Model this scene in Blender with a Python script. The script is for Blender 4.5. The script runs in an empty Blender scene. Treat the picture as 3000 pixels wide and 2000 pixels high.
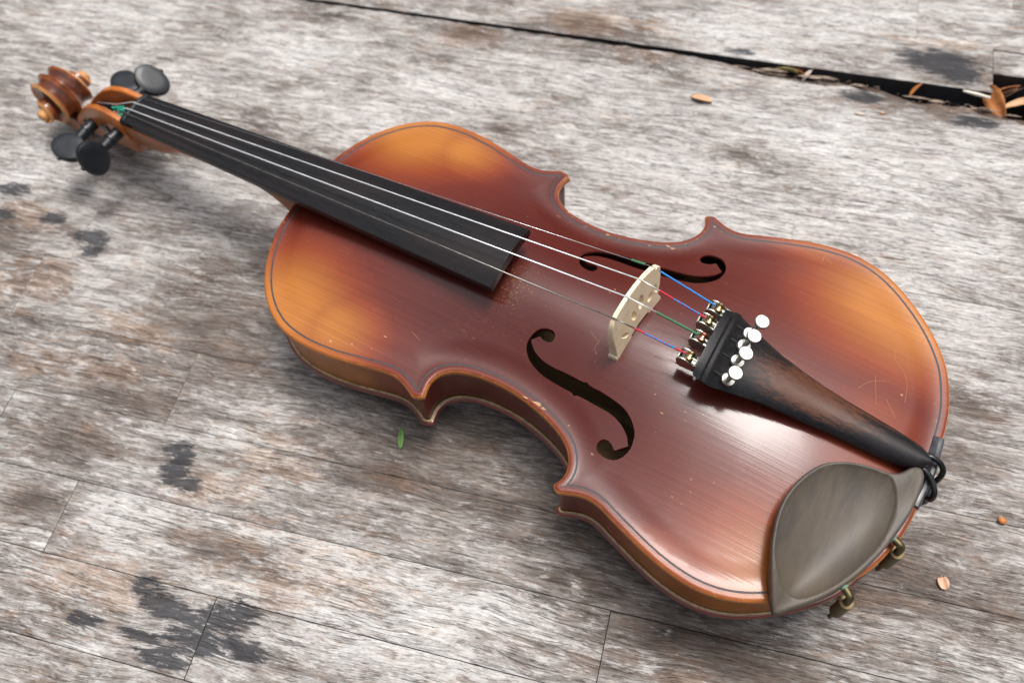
import bpy, bmesh, math, random
import numpy as np
from mathutils import Vector, Matrix, noise as mnoise
from mathutils.geometry import delaunay_2d_cdt

MM = 0.001
SC = bpy.context.scene
COL = SC.collection
rng = random.Random(7)

# ------------------------------------------------------------------ camera
cam_d = bpy.data.cameras.new("camera")
cam = bpy.data.objects.new("camera", cam_d)
COL.objects.link(cam)
SC.camera = cam
cam_d.sensor_width = 36.0
cam_d.lens = 31.413
cam_d.clip_start = 0.01
cam_d.clip_end = 50.0
Rc = Matrix(((-0.9675, 0.191338, -0.165327), (-0.246492, -0.859528, 0.44772), (-0.056437, 0.473921, 0.878757)))
cam.matrix_world = Matrix.Translation((0.129825, 0.178192, 0.453634)) @ Rc.to_4x4()
cam_d.dof.use_dof = True
cam_d.dof.focus_distance = 0.418
cam_d.dof.aperture_fstop = 7.5

# ------------------------------------------------------------------ sky and sun (bright overcast)
SUN_EL, SUN_AZ = math.radians(72), math.radians(-120)      # azimuth in the world XY plane, light comes from the far side
world = bpy.data.worlds.new("World")
SC.world = world
world.use_nodes = True
wn = world.node_tree.nodes
wl = world.node_tree.links
bg = wn["Background"]
sky = wn.new("ShaderNodeTexSky")
sky.sky_type = 'NISHITA'
sky.sun_disc = False
sky.sun_elevation = SUN_EL
sky.sun_rotation = math.pi / 2 - SUN_AZ
sky.dust_density = 6.0
sky.air_density = 1.2
hs = wn.new("ShaderNodeHueSaturation")
hs.inputs['Saturation'].default_value = 0.28
wl.new(sky.outputs[0], hs.inputs['Color'])
tc = wn.new("ShaderNodeTexCoord")
sp = wn.new("ShaderNodeSeparateXYZ")
wl.new(tc.outputs['Generated'], sp.inputs[0])
mr = wn.new("ShaderNodeMapRange")                        # overcast sky: dim horizon, bright zenith
mr.interpolation_type = 'SMOOTHSTEP'
mr.inputs['From Min'].default_value = 0.25
mr.inputs['From Max'].default_value = 0.95
mr.inputs['To Min'].default_value = 0.16
mr.inputs['To Max'].default_value = 1.30
wl.new(sp.outputs['Z'], mr.inputs['Value'])
vm = wn.new("ShaderNodeVectorMath")
vm.operation = 'SCALE'
wl.new(hs.outputs[0], vm.inputs[0])
wl.new(mr.outputs[0], vm.inputs['Scale'])
wl.new(vm.outputs[0], bg.inputs['Color'])
bg.inputs['Strength'].default_value = 0.11

sun_d = bpy.data.lights.new("sun", 'SUN')
sun = bpy.data.objects.new("sun", sun_d)
COL.objects.link(sun)
sun_d.energy = 1.5
sun_d.angle = math.radians(19)
sun_d.color = (1.0, 0.97, 0.93)
sv = Vector((math.cos(SUN_EL) * math.cos(SUN_AZ), math.cos(SUN_EL) * math.sin(SUN_AZ), math.sin(SUN_EL)))
sun.rotation_euler = sv.to_track_quat('Z', 'Y').to_euler()
sun.location = sv * 3

SC.view_settings.view_transform = 'Standard'
SC.view_settings.look = 'None'
SC.view_settings.gamma = 1.0
SC.view_settings.exposure = 0.50
SC.render.engine = 'CYCLES'
SC.cycles.max_bounces = 8

# ------------------------------------------------------------------ object helpers
def tag(o, label=None, cat=None, group=None, kind=None):
    if label: o['label'] = label
    if cat: o['category'] = cat
    if group: o['group'] = group
    if kind: o['kind'] = kind
    return o

def empty(name, loc=(0, 0, 0)):
    o = bpy.data.objects.new(name, None)
    o.empty_display_size = 0.02
    o.location = loc
    COL.objects.link(o)
    return o

def mesh_obj(name, verts, faces, mat, parent=None, smooth=True, sharp=35.0, attrs=None, mats=None, fmat=None):
    me = bpy.data.meshes.new(name)
    me.from_pydata([tuple(float(c) * MM for c in v) for v in verts], [], [tuple(int(i) for i in f) for f in faces])
    me.update()
    me.materials.append(mat)
    if mats:
        for m in mats: me.materials.append(m)
    if fmat is not None:
        me.polygons.foreach_set('material_index', fmat)
    if smooth:
        me.polygons.foreach_set('use_smooth', [True] * len(me.polygons))
        if sharp is not None:
            me.set_sharp_from_angle(angle=math.radians(sharp))
    if attrs:
        for k, a in attrs.items():
            at = me.attributes.new(k, 'FLOAT', 'POINT')
            at.data.foreach_set('value', np.asarray(a, dtype=np.float32))
    o = bpy.data.objects.new(name, me)
    if parent: o.parent = parent
    COL.objects.link(o)
    return o

class MB:
    """collects vertices and faces in millimetres"""
    def __init__(s): s.v = []; s.f = []
    def add(s, v, f):
        b = len(s.v)
        s.v += [tuple(p) for p in v]
        s.f += [tuple(i + b for i in q) for q in f]
        return s
    def loft(s, rings, cap=(True, True), closed=True):
        b = len(s.v); n = len(rings[0])
        for r in rings: s.v += [tuple(p) for p in r]
        for i in range(len(rings) - 1):
            for j in range(n if closed else n - 1):
                k = (j + 1) % n
                s.f.append((b + i * n + j, b + i * n + k, b + (i + 1) * n + k, b + (i + 1) * n + j))
        if cap[0]: s.f.append(tuple(b + j for j in reversed(range(n))))
        if cap[1]: s.f.append(tuple(b + (len(rings) - 1) * n + j for j in range(n)))
        return s
    def tube(s, path, r, seg=10, cap=(True, True)):
        P = [Vector(p) for p in path]
        rr = r if isinstance(r, (list, tuple)) else [r] * len(P)
        rings = []
        t0 = (P[1] - P[0]).normalized()
        up = Vector((0, 0, 1)) if abs(t0.z) < .9 else Vector((1, 0, 0))
        u = t0.cross(up).normalized()
        for i, p in enumerate(P):
            t = (P[min(i + 1, len(P) - 1)] - P[max(i - 1, 0)]).normalized()
            u = (u - t * u.dot(t)).normalized()
            w = t.cross(u)
            rings.append([p + (u * math.cos(a) + w * math.sin(a)) * rr[i] for a in [2 * math.pi * k / seg for k in range(seg)]])
        return s.loft(rings, cap)
    def lathe(s, c, axis, prof, seg=24, knurl=0.0):
        """prof: list of (distance along axis, radius)"""
        a = Vector(axis).normalized()
        u = a.cross(Vector((0, 1, 0)) if abs(a.y) < .9 else Vector((1, 0, 0))).normalized()
        w = a.cross(u)
        c = Vector(c)
        rings = []
        for h, r in prof:
            ring = []
            for k in range(seg):
                rk = r * (1 - (knurl if (k % 2 and r > 2.0) else 0))
                t = 2 * math.pi * k / seg
                ring.append(c + a * h + (u * math.cos(t) + w * math.sin(t)) * rk)
            rings.append(ring)
        return s.loft(rings)
    def box(s, c, d, rot=None):
        c = Vector(c)
        q = []
        for z in (-1, 1):
            for y in (-1, 1):
                for x in (-1, 1):
                    v = Vector((x * d[0] / 2, y * d[1] / 2, z * d[2] / 2))
                    if rot is not None: v = rot @ v
                    q.append(c + v)
        return s.add(q, [(0, 2, 3, 1), (4, 5, 7, 6), (0, 1, 5, 4), (2, 6, 7, 3), (0, 4, 6, 2), (1, 3, 7, 5)])
    def obj(s, name, mat, parent=None, **k):
        return mesh_obj(name, s.v, s.f, mat, parent, **k)

def bevel(o, w, seg=2, angle=30):
    m = o.modifiers.new("bevel", 'BEVEL')
    m.width = w * MM; m.segments = seg; m.limit_method = 'ANGLE'; m.angle_limit = math.radians(angle)
    m.harden_normals = False
    return o

def sm(t):
    t = np.clip(t, 0, 1)
    return t * t * (3 - 2 * t)

def catmull(P, per=6, closed=False):
    P = np.array(P, float); out = []
    n = len(P)
    for i in range(n - 1):
        p0 = P[max(i - 1, 0)]; p1 = P[i]; p2 = P[i + 1]; p3 = P[min(i + 2, n - 1)]
        for k in range(per):
            t = k / per
            out.append(.5 * ((2 * p1) + (-p0 + p2) * t + (2 * p0 - 5 * p1 + 4 * p2 - p3) * t * t + (-p0 + 3 * p1 - 3 * p2 + p3) * t ** 3))
    out.append(P[-1])
    return np.array(out)

# ------------------------------------------------------------------ material helpers
class NT:
    def __init__(s, name):
        s.m = bpy.data.materials.new(name); s.m.use_nodes = True
        s.t = s.m.node_tree; s.n = s.t.nodes; s.b = s.n["Principled BSDF"]
        s._obj = None
    def link(s, a, b): s.t.links.new(a, b)
    def coord(s):
        if s._obj is None: s._obj = s.n.new("ShaderNodeTexCoord").outputs['Object']
        return s._obj
    def map(s, scale, rot=(0, 0, 0), loc=(0, 0, 0), src=None):
        m = s.n.new("ShaderNodeMapping")
        m.inputs['Scale'].default_value = [c * 1000 for c in scale] if src is None else scale
        m.inputs['Rotation'].default_value = rot
        m.inputs['Location'].default_value = loc
        s.link(src or s.coord(), m.inputs['Vector'])
        return m.outputs[0]
    def noise(s, vec, scale=1, detail=4, rough=.55, dist=0.0):
        n = s.n.new("ShaderNodeTexNoise")
        n.inputs['Scale'].default_value = scale; n.inputs['Detail'].default_value = detail
        n.inputs['Roughness'].default_value = rough; n.inputs['Distortion'].default_value = dist
        s.link(vec, n.inputs['Vector'])
        return n.outputs['Fac']
    def ramp(s, v, stops, interp='LINEAR'):
        r = s.n.new("ShaderNodeValToRGB"); r.color_ramp.interpolation = interp
        e = r.color_ramp.elements
        while len(e) < len(stops): e.new(.5)
        for i, (p, c) in enumerate(stops):
            e[i].position = p
            e[i].color = (c, c, c, 1) if isinstance(c, (int, float)) else (*c, 1)
        s.link(v, r.inputs[0])
        return r.outputs[0]
    def rng(s, v, a, b, c=0., d=1., smooth=False):
        m = s.n.new("ShaderNodeMapRange")
        if smooth: m.interpolation_type = 'SMOOTHSTEP'
        for k, x in zip(('From Min', 'From Max', 'To Min', 'To Max'), (a, b, c, d)): m.inputs[k].default_value = x
        s.link(v, m.inputs['Value'])
        return m.outputs[0]
    def math(s, op, a, b=None, c=None, clamp=False):
        m = s.n.new("ShaderNodeMath"); m.operation = op; m.use_clamp = clamp
        for i, x in enumerate((a, b, c)):
            if x is None: continue
            if isinstance(x, (int, float)): m.inputs[i].default_value = x
            else: s.link(x, m.inputs[i])
        return m.outputs[0]
    def mix(s, f, a, b, mode='MIX'):
        m = s.n.new("ShaderNodeMix"); m.data_type = 'RGBA'; m.blend_type = mode
        for sock, x in ((m.inputs['Factor'], f), (m.inputs['A'], a), (m.inputs['B'], b)):
            if isinstance(x, (int, float)): sock.default_value = x if sock == m.inputs['Factor'] else (x, x, x, 1)
            elif isinstance(x, tuple): sock.default_value = (*x, 1)
            else: s.link(x, sock)
        # the named lookups hit the float slots for A/B, so link the colour sockets explicitly
        ia = [i for i in m.inputs if i.type == 'RGBA']
        for sock, x in zip(ia, (a, b)):
            if isinstance(x, (int, float)): sock.default_value = (x, x, x, 1)
            elif isinstance(x, tuple): sock.default_value = (*x, 1)
            else: s.link(x, sock)
        return [o for o in m.outputs if o.type == 'RGBA'][0]
    def attr(s, name):
        a = s.n.new("ShaderNodeAttribute"); a.attribute_name = name
        return a.outputs['Fac']
    def xyz(s, vec=None):
        x = s.n.new("ShaderNodeSeparateXYZ"); s.link(vec or s.coord(), x.inputs[0])
        return x.outputs
    def bump(s, h, strength=.3, dist=.2, normal=None):
        b = s.n.new("ShaderNodeBump")
        b.inputs['Strength'].default_value = strength; b.inputs['Distance'].default_value = dist * MM
        s.link(h, b.inputs['Height'])
        if normal is not None: s.link(normal, b.inputs['Normal'])
        return b.outputs[0]
    def set(s, **k):
        for n, v in k.items():
            sock = s.b.inputs[n.replace('_', ' ')]
            if isinstance(v, (int, float)): sock.default_value = v
            elif isinstance(v, tuple): sock.default_value = (*v, 1) if len(v) == 3 and sock.type == 'RGBA' else v
            else: s.link(v, sock)
        return s

# ---- weathered deck wood
def mat_deck():
    t = NT("weathered_wood")
    oi = t.n.new("ShaderNodeObjectInfo").outputs['Random']
    cx = t.n.new("ShaderNodeCombineXYZ")
    t.link(t.math('MULTIPLY', oi, 3.1), cx.inputs['X'])
    t.link(t.math('MULTIPLY', oi, 7.7), cx.inputs['Z'])
    va = t.n.new("ShaderNodeVectorMath"); va.operation = 'ADD'
    t.link(t.coord(), va.inputs[0]); t.link(cx.outputs[0], va.inputs[1])
    pv = va.outputs[0]
    K = 1000.0
    # a slow wander bends the grain lines
    wob = t.noise(t.map((.012 * K, .02 * K, 0.012 * K), src=pv), 1, 2, .5)
    wv = t.n.new("ShaderNodeVectorMath"); wv.operation = 'MULTIPLY_ADD'
    cw = t.n.new("ShaderNodeCombineXYZ"); t.link(wob, cw.inputs['Y'])
    t.link(cw.outputs[0], wv.inputs[0]); wv.inputs[1].default_value = (0, .014, 0); t.link(pv, wv.inputs[2])
    g = wv.outputs[0]
    streak = t.noise(t.map((.013 * K, .50 * K, .3 * K), src=g), 1, 7, .66)
    fiber = t.noise(t.map((.09 * K, 2.2 * K, 1 * K), src=g), 1, 5, .65)
    patch = t.noise(t.map((.020 * K, .070 * K, .05 * K), src=g), 1, 7, .64, .3)
    speck = t.noise(t.map((.30 * K, .75 * K, .5 * K), src=g), 1, 5, .7)
    lich = t.noise(t.map((.09 * K, .16 * K, .1 * K), src=pv), 1, 8, .74, .8)
    big = t.noise(t.map((.009, .016, .01)), 1, 4, .55)
    a_dark, a_warm, a_white, a_black = t.attr('dark'), t.attr('warm'), t.attr('white'), t.attr('black')
    fine = t.noise(t.map((.40 * K, 1.3 * K, .5 * K), loc=(3, 3, 1), src=g), 1, 6, .75)
    flake = t.noise(t.map((.075 * K, .26 * K, .1 * K), loc=(9, 4, 2), src=g), 1, 10, .70, .35)
    fleck = t.noise(t.map((.13 * K, .62 * K, .3 * K), loc=(6, 1, 5), src=g), 1, 6, .66, .2)
    tone = t.math('ADD', t.math('MULTIPLY', patch, 1.15), t.math('MULTIPLY', streak, .70))
    tone = t.math('ADD', tone, t.math('MULTIPLY', big, .7))
    tone = t.math('ADD', tone, t.math('MULTIPLY', fiber, .35))
    tone = t.math('ADD', tone, t.math('MULTIPLY', t.math('SUBTRACT', oi, .5), .10))
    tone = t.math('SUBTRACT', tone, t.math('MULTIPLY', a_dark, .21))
    tone = t.math('ADD', tone, t.math('MULTIPLY', a_white, .15))
    v = t.rng(tone, 1.06, 1.76)
    col = t.ramp(v, [(0.0, (.078, .066, .060)), (.25, (.20, .177, .162)), (.5, (.355, .330, .310)), (.75, (.50, .480, .462)), (1.0, (.67, .657, .643))])
    # broad weathered areas, darker and browner, with ragged edges
    wz = t.noise(t.map((.017 * K, .052 * K, .05 * K), loc=(5, 7, 3), src=pv), 1, 10, .68, .5)
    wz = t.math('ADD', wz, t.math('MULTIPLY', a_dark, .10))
    wz = t.math('SUBTRACT', wz, t.math('MULTIPLY', a_white, .09))
    wz = t.rng(wz, .515, .60, smooth=True)
    col = t.mix(t.math('MULTIPLY', wz, .55), col, t.mix(fiber, (.10, .082, .072), (.24, .205, .185)))
    # warm bare wood and rusty smudges showing through the grey
    wn_ = t.noise(t.map((.05 * K, .12 * K, .1 * K), loc=(7, 3, 0), src=pv), 1, 8, .70, .6)
    wm = t.math('ADD', t.math('MULTIPLY', a_warm, .26), wn_)
    wm = t.rng(wm, .52, .70, smooth=True)
    wcol = t.ramp(v, [(0, (.07, .028, .014)), (.4, (.25, .148, .092)), (.75, (.50, .36, .26)), (1, (.66, .53, .42))])
    col = t.mix(t.math('MULTIPLY', wm, .52), col, wcol)
    # pale flakes of bleached surface, crisp-edged
    fk = t.math('ADD', flake, t.math('MULTIPLY', t.math('SUBTRACT', fine, .5), .35))
    fk = t.math('ADD', fk, t.math('MULTIPLY', a_white, .13))
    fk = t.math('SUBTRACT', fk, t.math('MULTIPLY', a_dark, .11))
    fm_ = t.rng(fk, .485, .62, smooth=True)
    fcol = t.mix(fine, (.58, .567, .552), (.80, .797, .79))
    col = t.mix(t.math('MULTIPLY', fm_, .58), col, fcol)
    # small dark flecks and pores drawn out along the grain
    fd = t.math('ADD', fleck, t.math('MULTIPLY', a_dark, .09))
    fd = t.rng(fd, .53, .64, smooth=True)
    col = t.mix(t.math('MULTIPLY', fd, .55), col, t.mix(wn_, (.06, .050, .046), (.20, .13, .09)))
    col = t.mix(t.rng(speck, .62, .42, 0, .38), col, (.45, .41, .39), 'MULTIPLY')
    col = t.mix(t.rng(fiber, .56, .38, 0, .36), col, (.42, .38, .36), 'MULTIPLY')
    # black mould: broken into streaks everywhere, not a solid blot
    bn = t.rng(t.noise(t.map((.09 * K, .42 * K, .1 * K), loc=(2, 5, 0), src=g), 1, 9, .74, .5), .34, .66)
    bm = t.math('MULTIPLY', a_black, t.math('ADD', t.math('MULTIPLY', bn, 1.3), .24))
    bm = t.math('SUBTRACT', bm, t.math('MULTIPLY', fine, .25))
    bm = t.rng(bm, .16, .42, smooth=True)
    col = t.mix(t.math('MULTIPLY', bm, .88), col, (.030, .033, .040))
    # dark cracks along the grain
    cn = t.noise(t.map((.013 * K, .55 * K, .1 * K), loc=(11, 2, 0), src=g), 1, 3, .5)
    ck = t.math('ABSOLUTE', t.math('SUBTRACT', cn, .5))
    ck = t.rng(ck, .0, .018, 1, 0, smooth=True)
    cm = t.rng(t.noise(t.map((.03 * K, .10 * K, .1 * K), loc=(1, 8, 0), src=g), 1, 4, .6), .41, .53, smooth=True)
    crack = t.math('MULTIPLY', ck, cm)
    cn2 = t.noise(t.map((.055 * K, 1.7 * K, .1 * K), loc=(4, 2, 0), src=g), 1, 2, .5)
    ck2 = t.rng(t.math('ABSOLUTE', t.math('SUBTRACT', cn2, .5)), .0, .03, 1, 0, smooth=True)
    cm2 = t.rng(t.noise(t.map((.05 * K, .22 * K, .1 * K), loc=(5, 8, 0), src=g), 1, 4, .6), .44, .54, smooth=True)
    crack2 = t.math('MULTIPLY', t.math('MULTIPLY', ck2, cm2), .95)
    crack = t.math('MAXIMUM', crack, crack2)
    col = t.mix(t.math('MULTIPLY', crack, .85), col, (.035, .026, .022))
    h = t.math('ADD', t.math('MULTIPLY', streak, .8), t.math('MULTIPLY', fiber, .6))
    h = t.math('ADD', h, t.math('MULTIPLY', lich, .5))
    h = t.math('SUBTRACT', h, t.math('MULTIPLY', crack, .9))
    t.set(Base_Color=col, Roughness=.82, Normal=t.bump(h, .6, .6))
    t.b.inputs['Specular IOR Level'].default_value = .25
    return t.m

# ---- sunburst violin varnish
def mat_varnish(kind='top'):
    t = NT("varnish_" + kind)
    am = t.attr('amber'); ed = t.attr('edge')
    n1 = t.noise(t.map((.02, .03, .03)), 1, 4, .55)
    n2 = t.noise(t.map((.25, .25, .25)), 1, 4, .6)
    a = t.math('ADD', am, t.math('MULTIPLY', t.math('SUBTRACT', n1, .5), .22))
    col = t.ramp(a, [(0.0, (.084, .0112, .0072)), (.22, (.130, .0180, .0085)), (.48, (.235, .043, .0105)), (.75, (.31, .092, .014)), (1, (.42, .148, .022))])
    # spruce grain: fine lines along the body
    if kind == 'top':
        gx = t.noise(t.map((.006, 1.15, .0)), 1, 2, .5)
        gf = t.noise(t.map((.04, 3.2, .0)), 1, 3, .6)
        gl = t.math('ADD', t.rng(gx, .38, .62, .0, .6), t.math('MULTIPLY', gf, .4))
        col = t.mix(t.rng(gl, .1, .8, .30, 0), col, (.35, .16, .12), 'MULTIPLY')
    else:
        fl = t.noise(t.map((.18, .18, .02)), 1, 3, .5)
        gl = fl
        col = t.mix(t.rng(fl, .35, .65, .30, 0), col, (.4, .25, .2), 'MULTIPLY')
    # worn rim
    if kind == 'top':
        wv = t.math('ADD', ed, t.math('MULTIPLY', t.math('SUBTRACT', n2, .5), 1.6))
        rim = t.rng(wv, 1.3, 3.0, 1, 0, smooth=True)
        rimc = t.mix(t.rng(a, .2, .8), (.22, .042, .016), (.42, .135, .028))
        col = t.mix(t.math('MULTIPLY', rim, .62), col, rimc)
        wv2 = t.math('ADD', ed, t.math('MULTIPLY', t.math('SUBTRACT', n2, .5), 1.1))
        bare = t.rng(wv2, .35, .8, 1, 0, smooth=True)
        col = t.mix(t.math('MULTIPLY', bare, .85), col, (.46, .17, .045))
        # chips and scratches down to pale wood
        ch = t.noise(t.map((.16, .42, .4), loc=(3, 1, 0)), 1, 5, .72)
        cl = t.noise(t.map((.016, .022, .02), loc=(8, 1, 0)), 1, 3, .5)
        chm = t.math('MULTIPLY', t.rng(ch, .705, .73), t.rng(cl, .46, .56))
        nearrim = t.rng(ed, 2, 9, 1, 0)
        ch2 = t.math('MULTIPLY', t.rng(t.noise(t.map((.35, .5, .5), loc=(1, 7, 0)), 1, 5, .7), .63, .66), nearrim)
        chips = t.math('MAXIMUM', chm, t.math('MULTIPLY', ch2, t.rng(cl, .44, .56)))
        dst = t.rng(t.noise(t.map((.9, .9, .9), loc=(5, 5, 5)), 1, 2, .5), .775, .80)
        chips = t.math('MAXIMUM', chips, t.math('MULTIPLY', dst, .8))
        scn = t.noise(t.map((.03, 1.6, .5), rot=(0, 0, .5), loc=(2, 2, 0)), 1, 2, .5)
        scm = t.math('MULTIPLY', t.rng(t.math('ABSOLUTE', t.math('SUBTRACT', scn, .5)), 0, .004, 1, 0), t.rng(t.noise(t.map((.07, .07, .07), loc=(9, 0, 0)), 1, 3, .6), .60, .66))
        scn2 = t.noise(t.map((1.1, .05, .5), rot=(0, 0, .3), loc=(2, 6, 0)), 1, 2, .5)
        scm2 = t.math('MULTIPLY', t.rng(t.math('ABSOLUTE', t.math('SUBTRACT', scn2, .5)), 0, .004, 1, 0), t.rng(t.noise(t.map((.06, .06, .07), loc=(1, 4, 0)), 1, 3, .6), .62, .68))
        chips = t.math('MAXIMUM', chips, t.math('MULTIPLY', t.math('MAXIMUM', scm, scm2), .55))
        col = t.mix(t.math('MULTIPLY', chips, .75), col, (.62, .36, .18))
        # rosin dust scattered by the end of the fingerboard
        x = t.xyz()
        dx = t.math('DIVIDE', t.math('SUBTRACT', x['X'], .214), .013)
        dy = t.math('DIVIDE', t.math('SUBTRACT', x['Y'], .008), .020)
        rr = t.math('ADD', t.math('MULTIPLY', dx, dx), t.math('MULTIPLY', dy, dy))
        rm = t.rng(rr, 0, 1.6, .16, 0)
        rn = t.noise(t.map((.85, .85, .85), loc=(4, 4, 1)), 1, 4, .75)
        ros = t.math('MULTIPLY', t.rng(t.math('ADD', rn, rm), .72, .80), t.rng(rr, .9, 1.5, .5, 0))
        col = t.mix(ros, col, (.50, .30, .09))
    else:
        ch = t.noise(t.map((.25, .25, .5), loc=(3, 1, 0)), 1, 5, .72)
        col = t.mix(t.rng(ch, .70, .74, 0, .7), col, (.55, .30, .14))
    h = t.math('ADD', t.math('MULTIPLY', gl, .9), t.math('MULTIPLY', n2, .25))
    nb = t.bump(h, .14, .12)
    t.set(Base_Color=col, Roughness=.42, Normal=nb, Coat_Weight=.68, Coat_Roughness=.17 if kind == 'top' else .22)
    t.b.inputs['Coat IOR'].default_value = 1.46
    if kind == 'top': t.link(t.rng(ed, 1.5, 10, .22, .68), t.b.inputs['Coat Weight'])
    cr = t.noise(t.map((.03, .05, .05), loc=(1, 1, 9)), 1, 5, .65)
    t.link(t.rng(cr, .35, .7, .09, .19), t.b.inputs['Coat Roughness'])
    t.link(nb, t.b.inputs['Coat Normal'])
    t.b.inputs['Specular IOR Level'].default_value = .2
    return t.m

def mat_plain(name, col, rough=.5, metal=0.0, coat=0.0, var=.25, scale=(.1, .1, .1), bump=.1, spec=.5, coatr=.15):
    t = NT(name)
    n = t.noise(t.map(scale), 1, 5, .65)
    c = t.mix(t.rng(n, .3, .7), tuple(x * (1 - var) for x in col), tuple(min(1, x * (1 + var)) for x in col))
    t.set(Base_Color=c, Roughness=t.rng(n, .3, .7, max(.03, rough * .8), min(1, rough * 1.2)), Metallic=metal, Normal=t.bump(n, bump, .1), Coat_Weight=coat, Coat_Roughness=coatr)
    t.b.inputs['Specular IOR Level'].default_value = spec
    return t.m

def mat_ebony(name, dust=True, worn=False):
    t = NT(name)
    g = t.noise(t.map((.03, 1.4, 1.4)), 1, 4, .6)
    b = t.noise(t.map((.02, .05, .05)), 1, 4, .6)
    base = t.mix(t.rng(g, .35, .7), (.007, .0075, .009), (.018, .016, .017))
    base = t.mix(t.rng(b, .45, .75, 0, .5), base, (.028, .016, .014))
    if worn:
        x = t.xyz()
        w = t.attr('worn')
        gn = t.noise(t.map((.07, 1.0, 1.0)), 1, 6, .7)
        m = t.rng(t.math('ADD', w, t.math('MULTIPLY', t.math('SUBTRACT', gn, .5), 1.3)), .35, .8, smooth=True)
        base = t.mix(m, base, t.mix(gn, (.028, .012, .009), (.15, .058, .032)))
    if dust:
        s = t.rng(t.noise(t.map((1.1, 1.1, 1.1)), 1, 3, .6), .70, .76)
        base = t.mix(t.math('MULTIPLY', s, .5), base, (.30, .28, .24))
    t.set(Base_Color=base, Roughness=t.rng(b, .3, .7, .24, .36), Normal=t.bump(g, .15, .12))
    t.b.inputs['Specular IOR Level'].default_value = .32
    return t.m

M_DECK = mat_deck()
M_TOP = mat_varnish('top')
M_RIB = mat_varnish('rib')
M_BACK = mat_plain("varnish_back_edge", (.17, .032, .017), .38, coat=.8, var=.45, scale=(.06, .06, .2))
M_RIB.node_tree.nodes["Principled BSDF"].inputs['Coat Weight'].default_value = .5
M_NECK = mat_plain("varnish_neck", (.40, .115, .017), .42, coat=.35, var=.5, scale=(.05, .12, .12))
M_SCROLL_EDGE = mat_plain("worn_amber_edge", (.58, .27, .09), .45, coat=.4, var=.3)
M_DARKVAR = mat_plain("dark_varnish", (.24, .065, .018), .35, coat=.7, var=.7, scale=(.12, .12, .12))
M_INSIDE = mat_plain("bare_inner_wood", (.19, .115, .055), .8, var=.25, scale=(.03, .3, .3))
M_GLUE = mat_plain("dusty_glue_line", (.50, .38, .20), .8, var=.5, scale=(.3, .3, .3))
M_PURF = mat_plain("purfling", (.045, .041, .044), .5, coat=0, var=.35, scale=(.3, .3, .3), spec=.25)
M_FB = mat_ebony("ebony_fingerboard")
M_PEG = mat_plain("ebony_peg", (.012, .015, .019), .36, var=.3, spec=.42, scale=(.2, .2, .2))
M_TAIL = mat_ebony("worn_ebonised_wood", worn=True)
M_BLACK = mat_plain("black_plastic", (.012, .012, .013), .28, var=.2)
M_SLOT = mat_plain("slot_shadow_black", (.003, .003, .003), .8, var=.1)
M_GUTBLACK = M_BLACK
M_SADDLE = mat_plain("saddle_ebony", (.045, .046, .052), .30, var=.6, scale=(.25, .25, .25), spec=.6)
M_NICKEL = mat_plain("nickel_plate", (.50, .49, .45), .33, metal=1.0, var=.12, scale=(.3, .3, .3), bump=.06)
M_BRASS = mat_plain("brass", (.72, .53, .26), .25, metal=1.0, var=.2, scale=(.3, .3, .3))
M_OLDBRASS = mat_plain("tarnished_brass", (.14, .112, .06), .52, metal=1.0, var=.45, scale=(.35, .35, .35))
M_VERD = mat_plain("verdigris", (.10, .19, .14), .7, var=.3)
M_STR = mat_plain("aluminium_winding", (.88, .90, .93), .45, metal=.6, var=.05)
M_STRE = mat_plain("steel_string", (.70, .70, .70), .25, metal=1.0, var=.05)
M_STRG = mat_plain("tarnished_silver_winding", (.27, .255, .235), .35, metal=.9, var=.5, scale=(.2, 3, 3))
M_GREEN = mat_plain("green_silk", (.045, .16, .075), .7, var=.3, scale=(1.5, 1.5, 1.5))
M_RED = mat_plain("red_silk", (.52, .022, .055), .65, var=.2, scale=(1.5, 1.5, 1.5))
M_BLUE = mat_plain("blue_silk", (.015, .20, .56), .6, var=.3, scale=(1.5, 1.5, 1.5))
M_TEAL = mat_plain("teal_silk", (.01, .33, .22), .7, var=.3, scale=(1.5, 1.5, 1.5))
M_COPPER = mat_plain("copper_ball", (.65, .30, .20), .3, metal=1.0, var=.2)
M_PAPER = mat_plain("aged_paper", (.30, .19, .09), .9, var=.2)
M_INK = mat_plain("black_ink", (.02, .015, .012), .8, var=.1)
M_SOIL = mat_plain("dark_soil", (.018, .014, .011), .95, var=.6, scale=(.05, .05, .05), bump=.6)

def mat_maple():
    t = NT("maple_bridge")
    f = t.noise(t.map((.9, .5, 2.2)), 1, 3, .6)
    g = t.noise(t.map((.2, .12, .2)), 1, 4, .6)
    col = t.mix(t.rng(g, .35, .65), (.84, .67, .44), (.92, .79, .58))
    col = t.mix(t.rng(f, .58, .70, 0, .38), col, (.45, .30, .17))
    t.set(Base_Color=col, Roughness=.6, Normal=t.bump(f, .2, .1))
    return t.m
M_MAPLE = mat_maple()

def mat_rest():
    t = NT("grey_brown_ebony")
    b = t.noise(t.map((.045, .010, .02), rot=(0, 0, .25)), 1, 5, .6, .3)
    f = t.noise(t.map((.9, .07, .5), rot=(0, 0, .25)), 1, 5, .65)
    b2 = t.noise(t.map((.02, .03, .02), loc=(3, 3, 3)), 1, 3, .5)
    col = t.ramp(b, [(.30, (.050, .044, .039)), (.45, (.100, .083, .064)), (.55, (.072, .063, .056)), (.70, (.128, .100, .070))])
    col = t.mix(t.rng(b2, .4, .7, 0, .5), col, (.125, .095, .066))
    col = t.mix(t.rng(f, .4, .65, .22, 0), col, (.4, .4, .42), 'MULTIPLY')
    t.set(Base_Color=col, Roughness=.48, Normal=t.bump(f, .08, .08))
    t.b.inputs['Specular IOR Level'].default_value = .36
    return t.m
M_REST = mat_rest()

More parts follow.
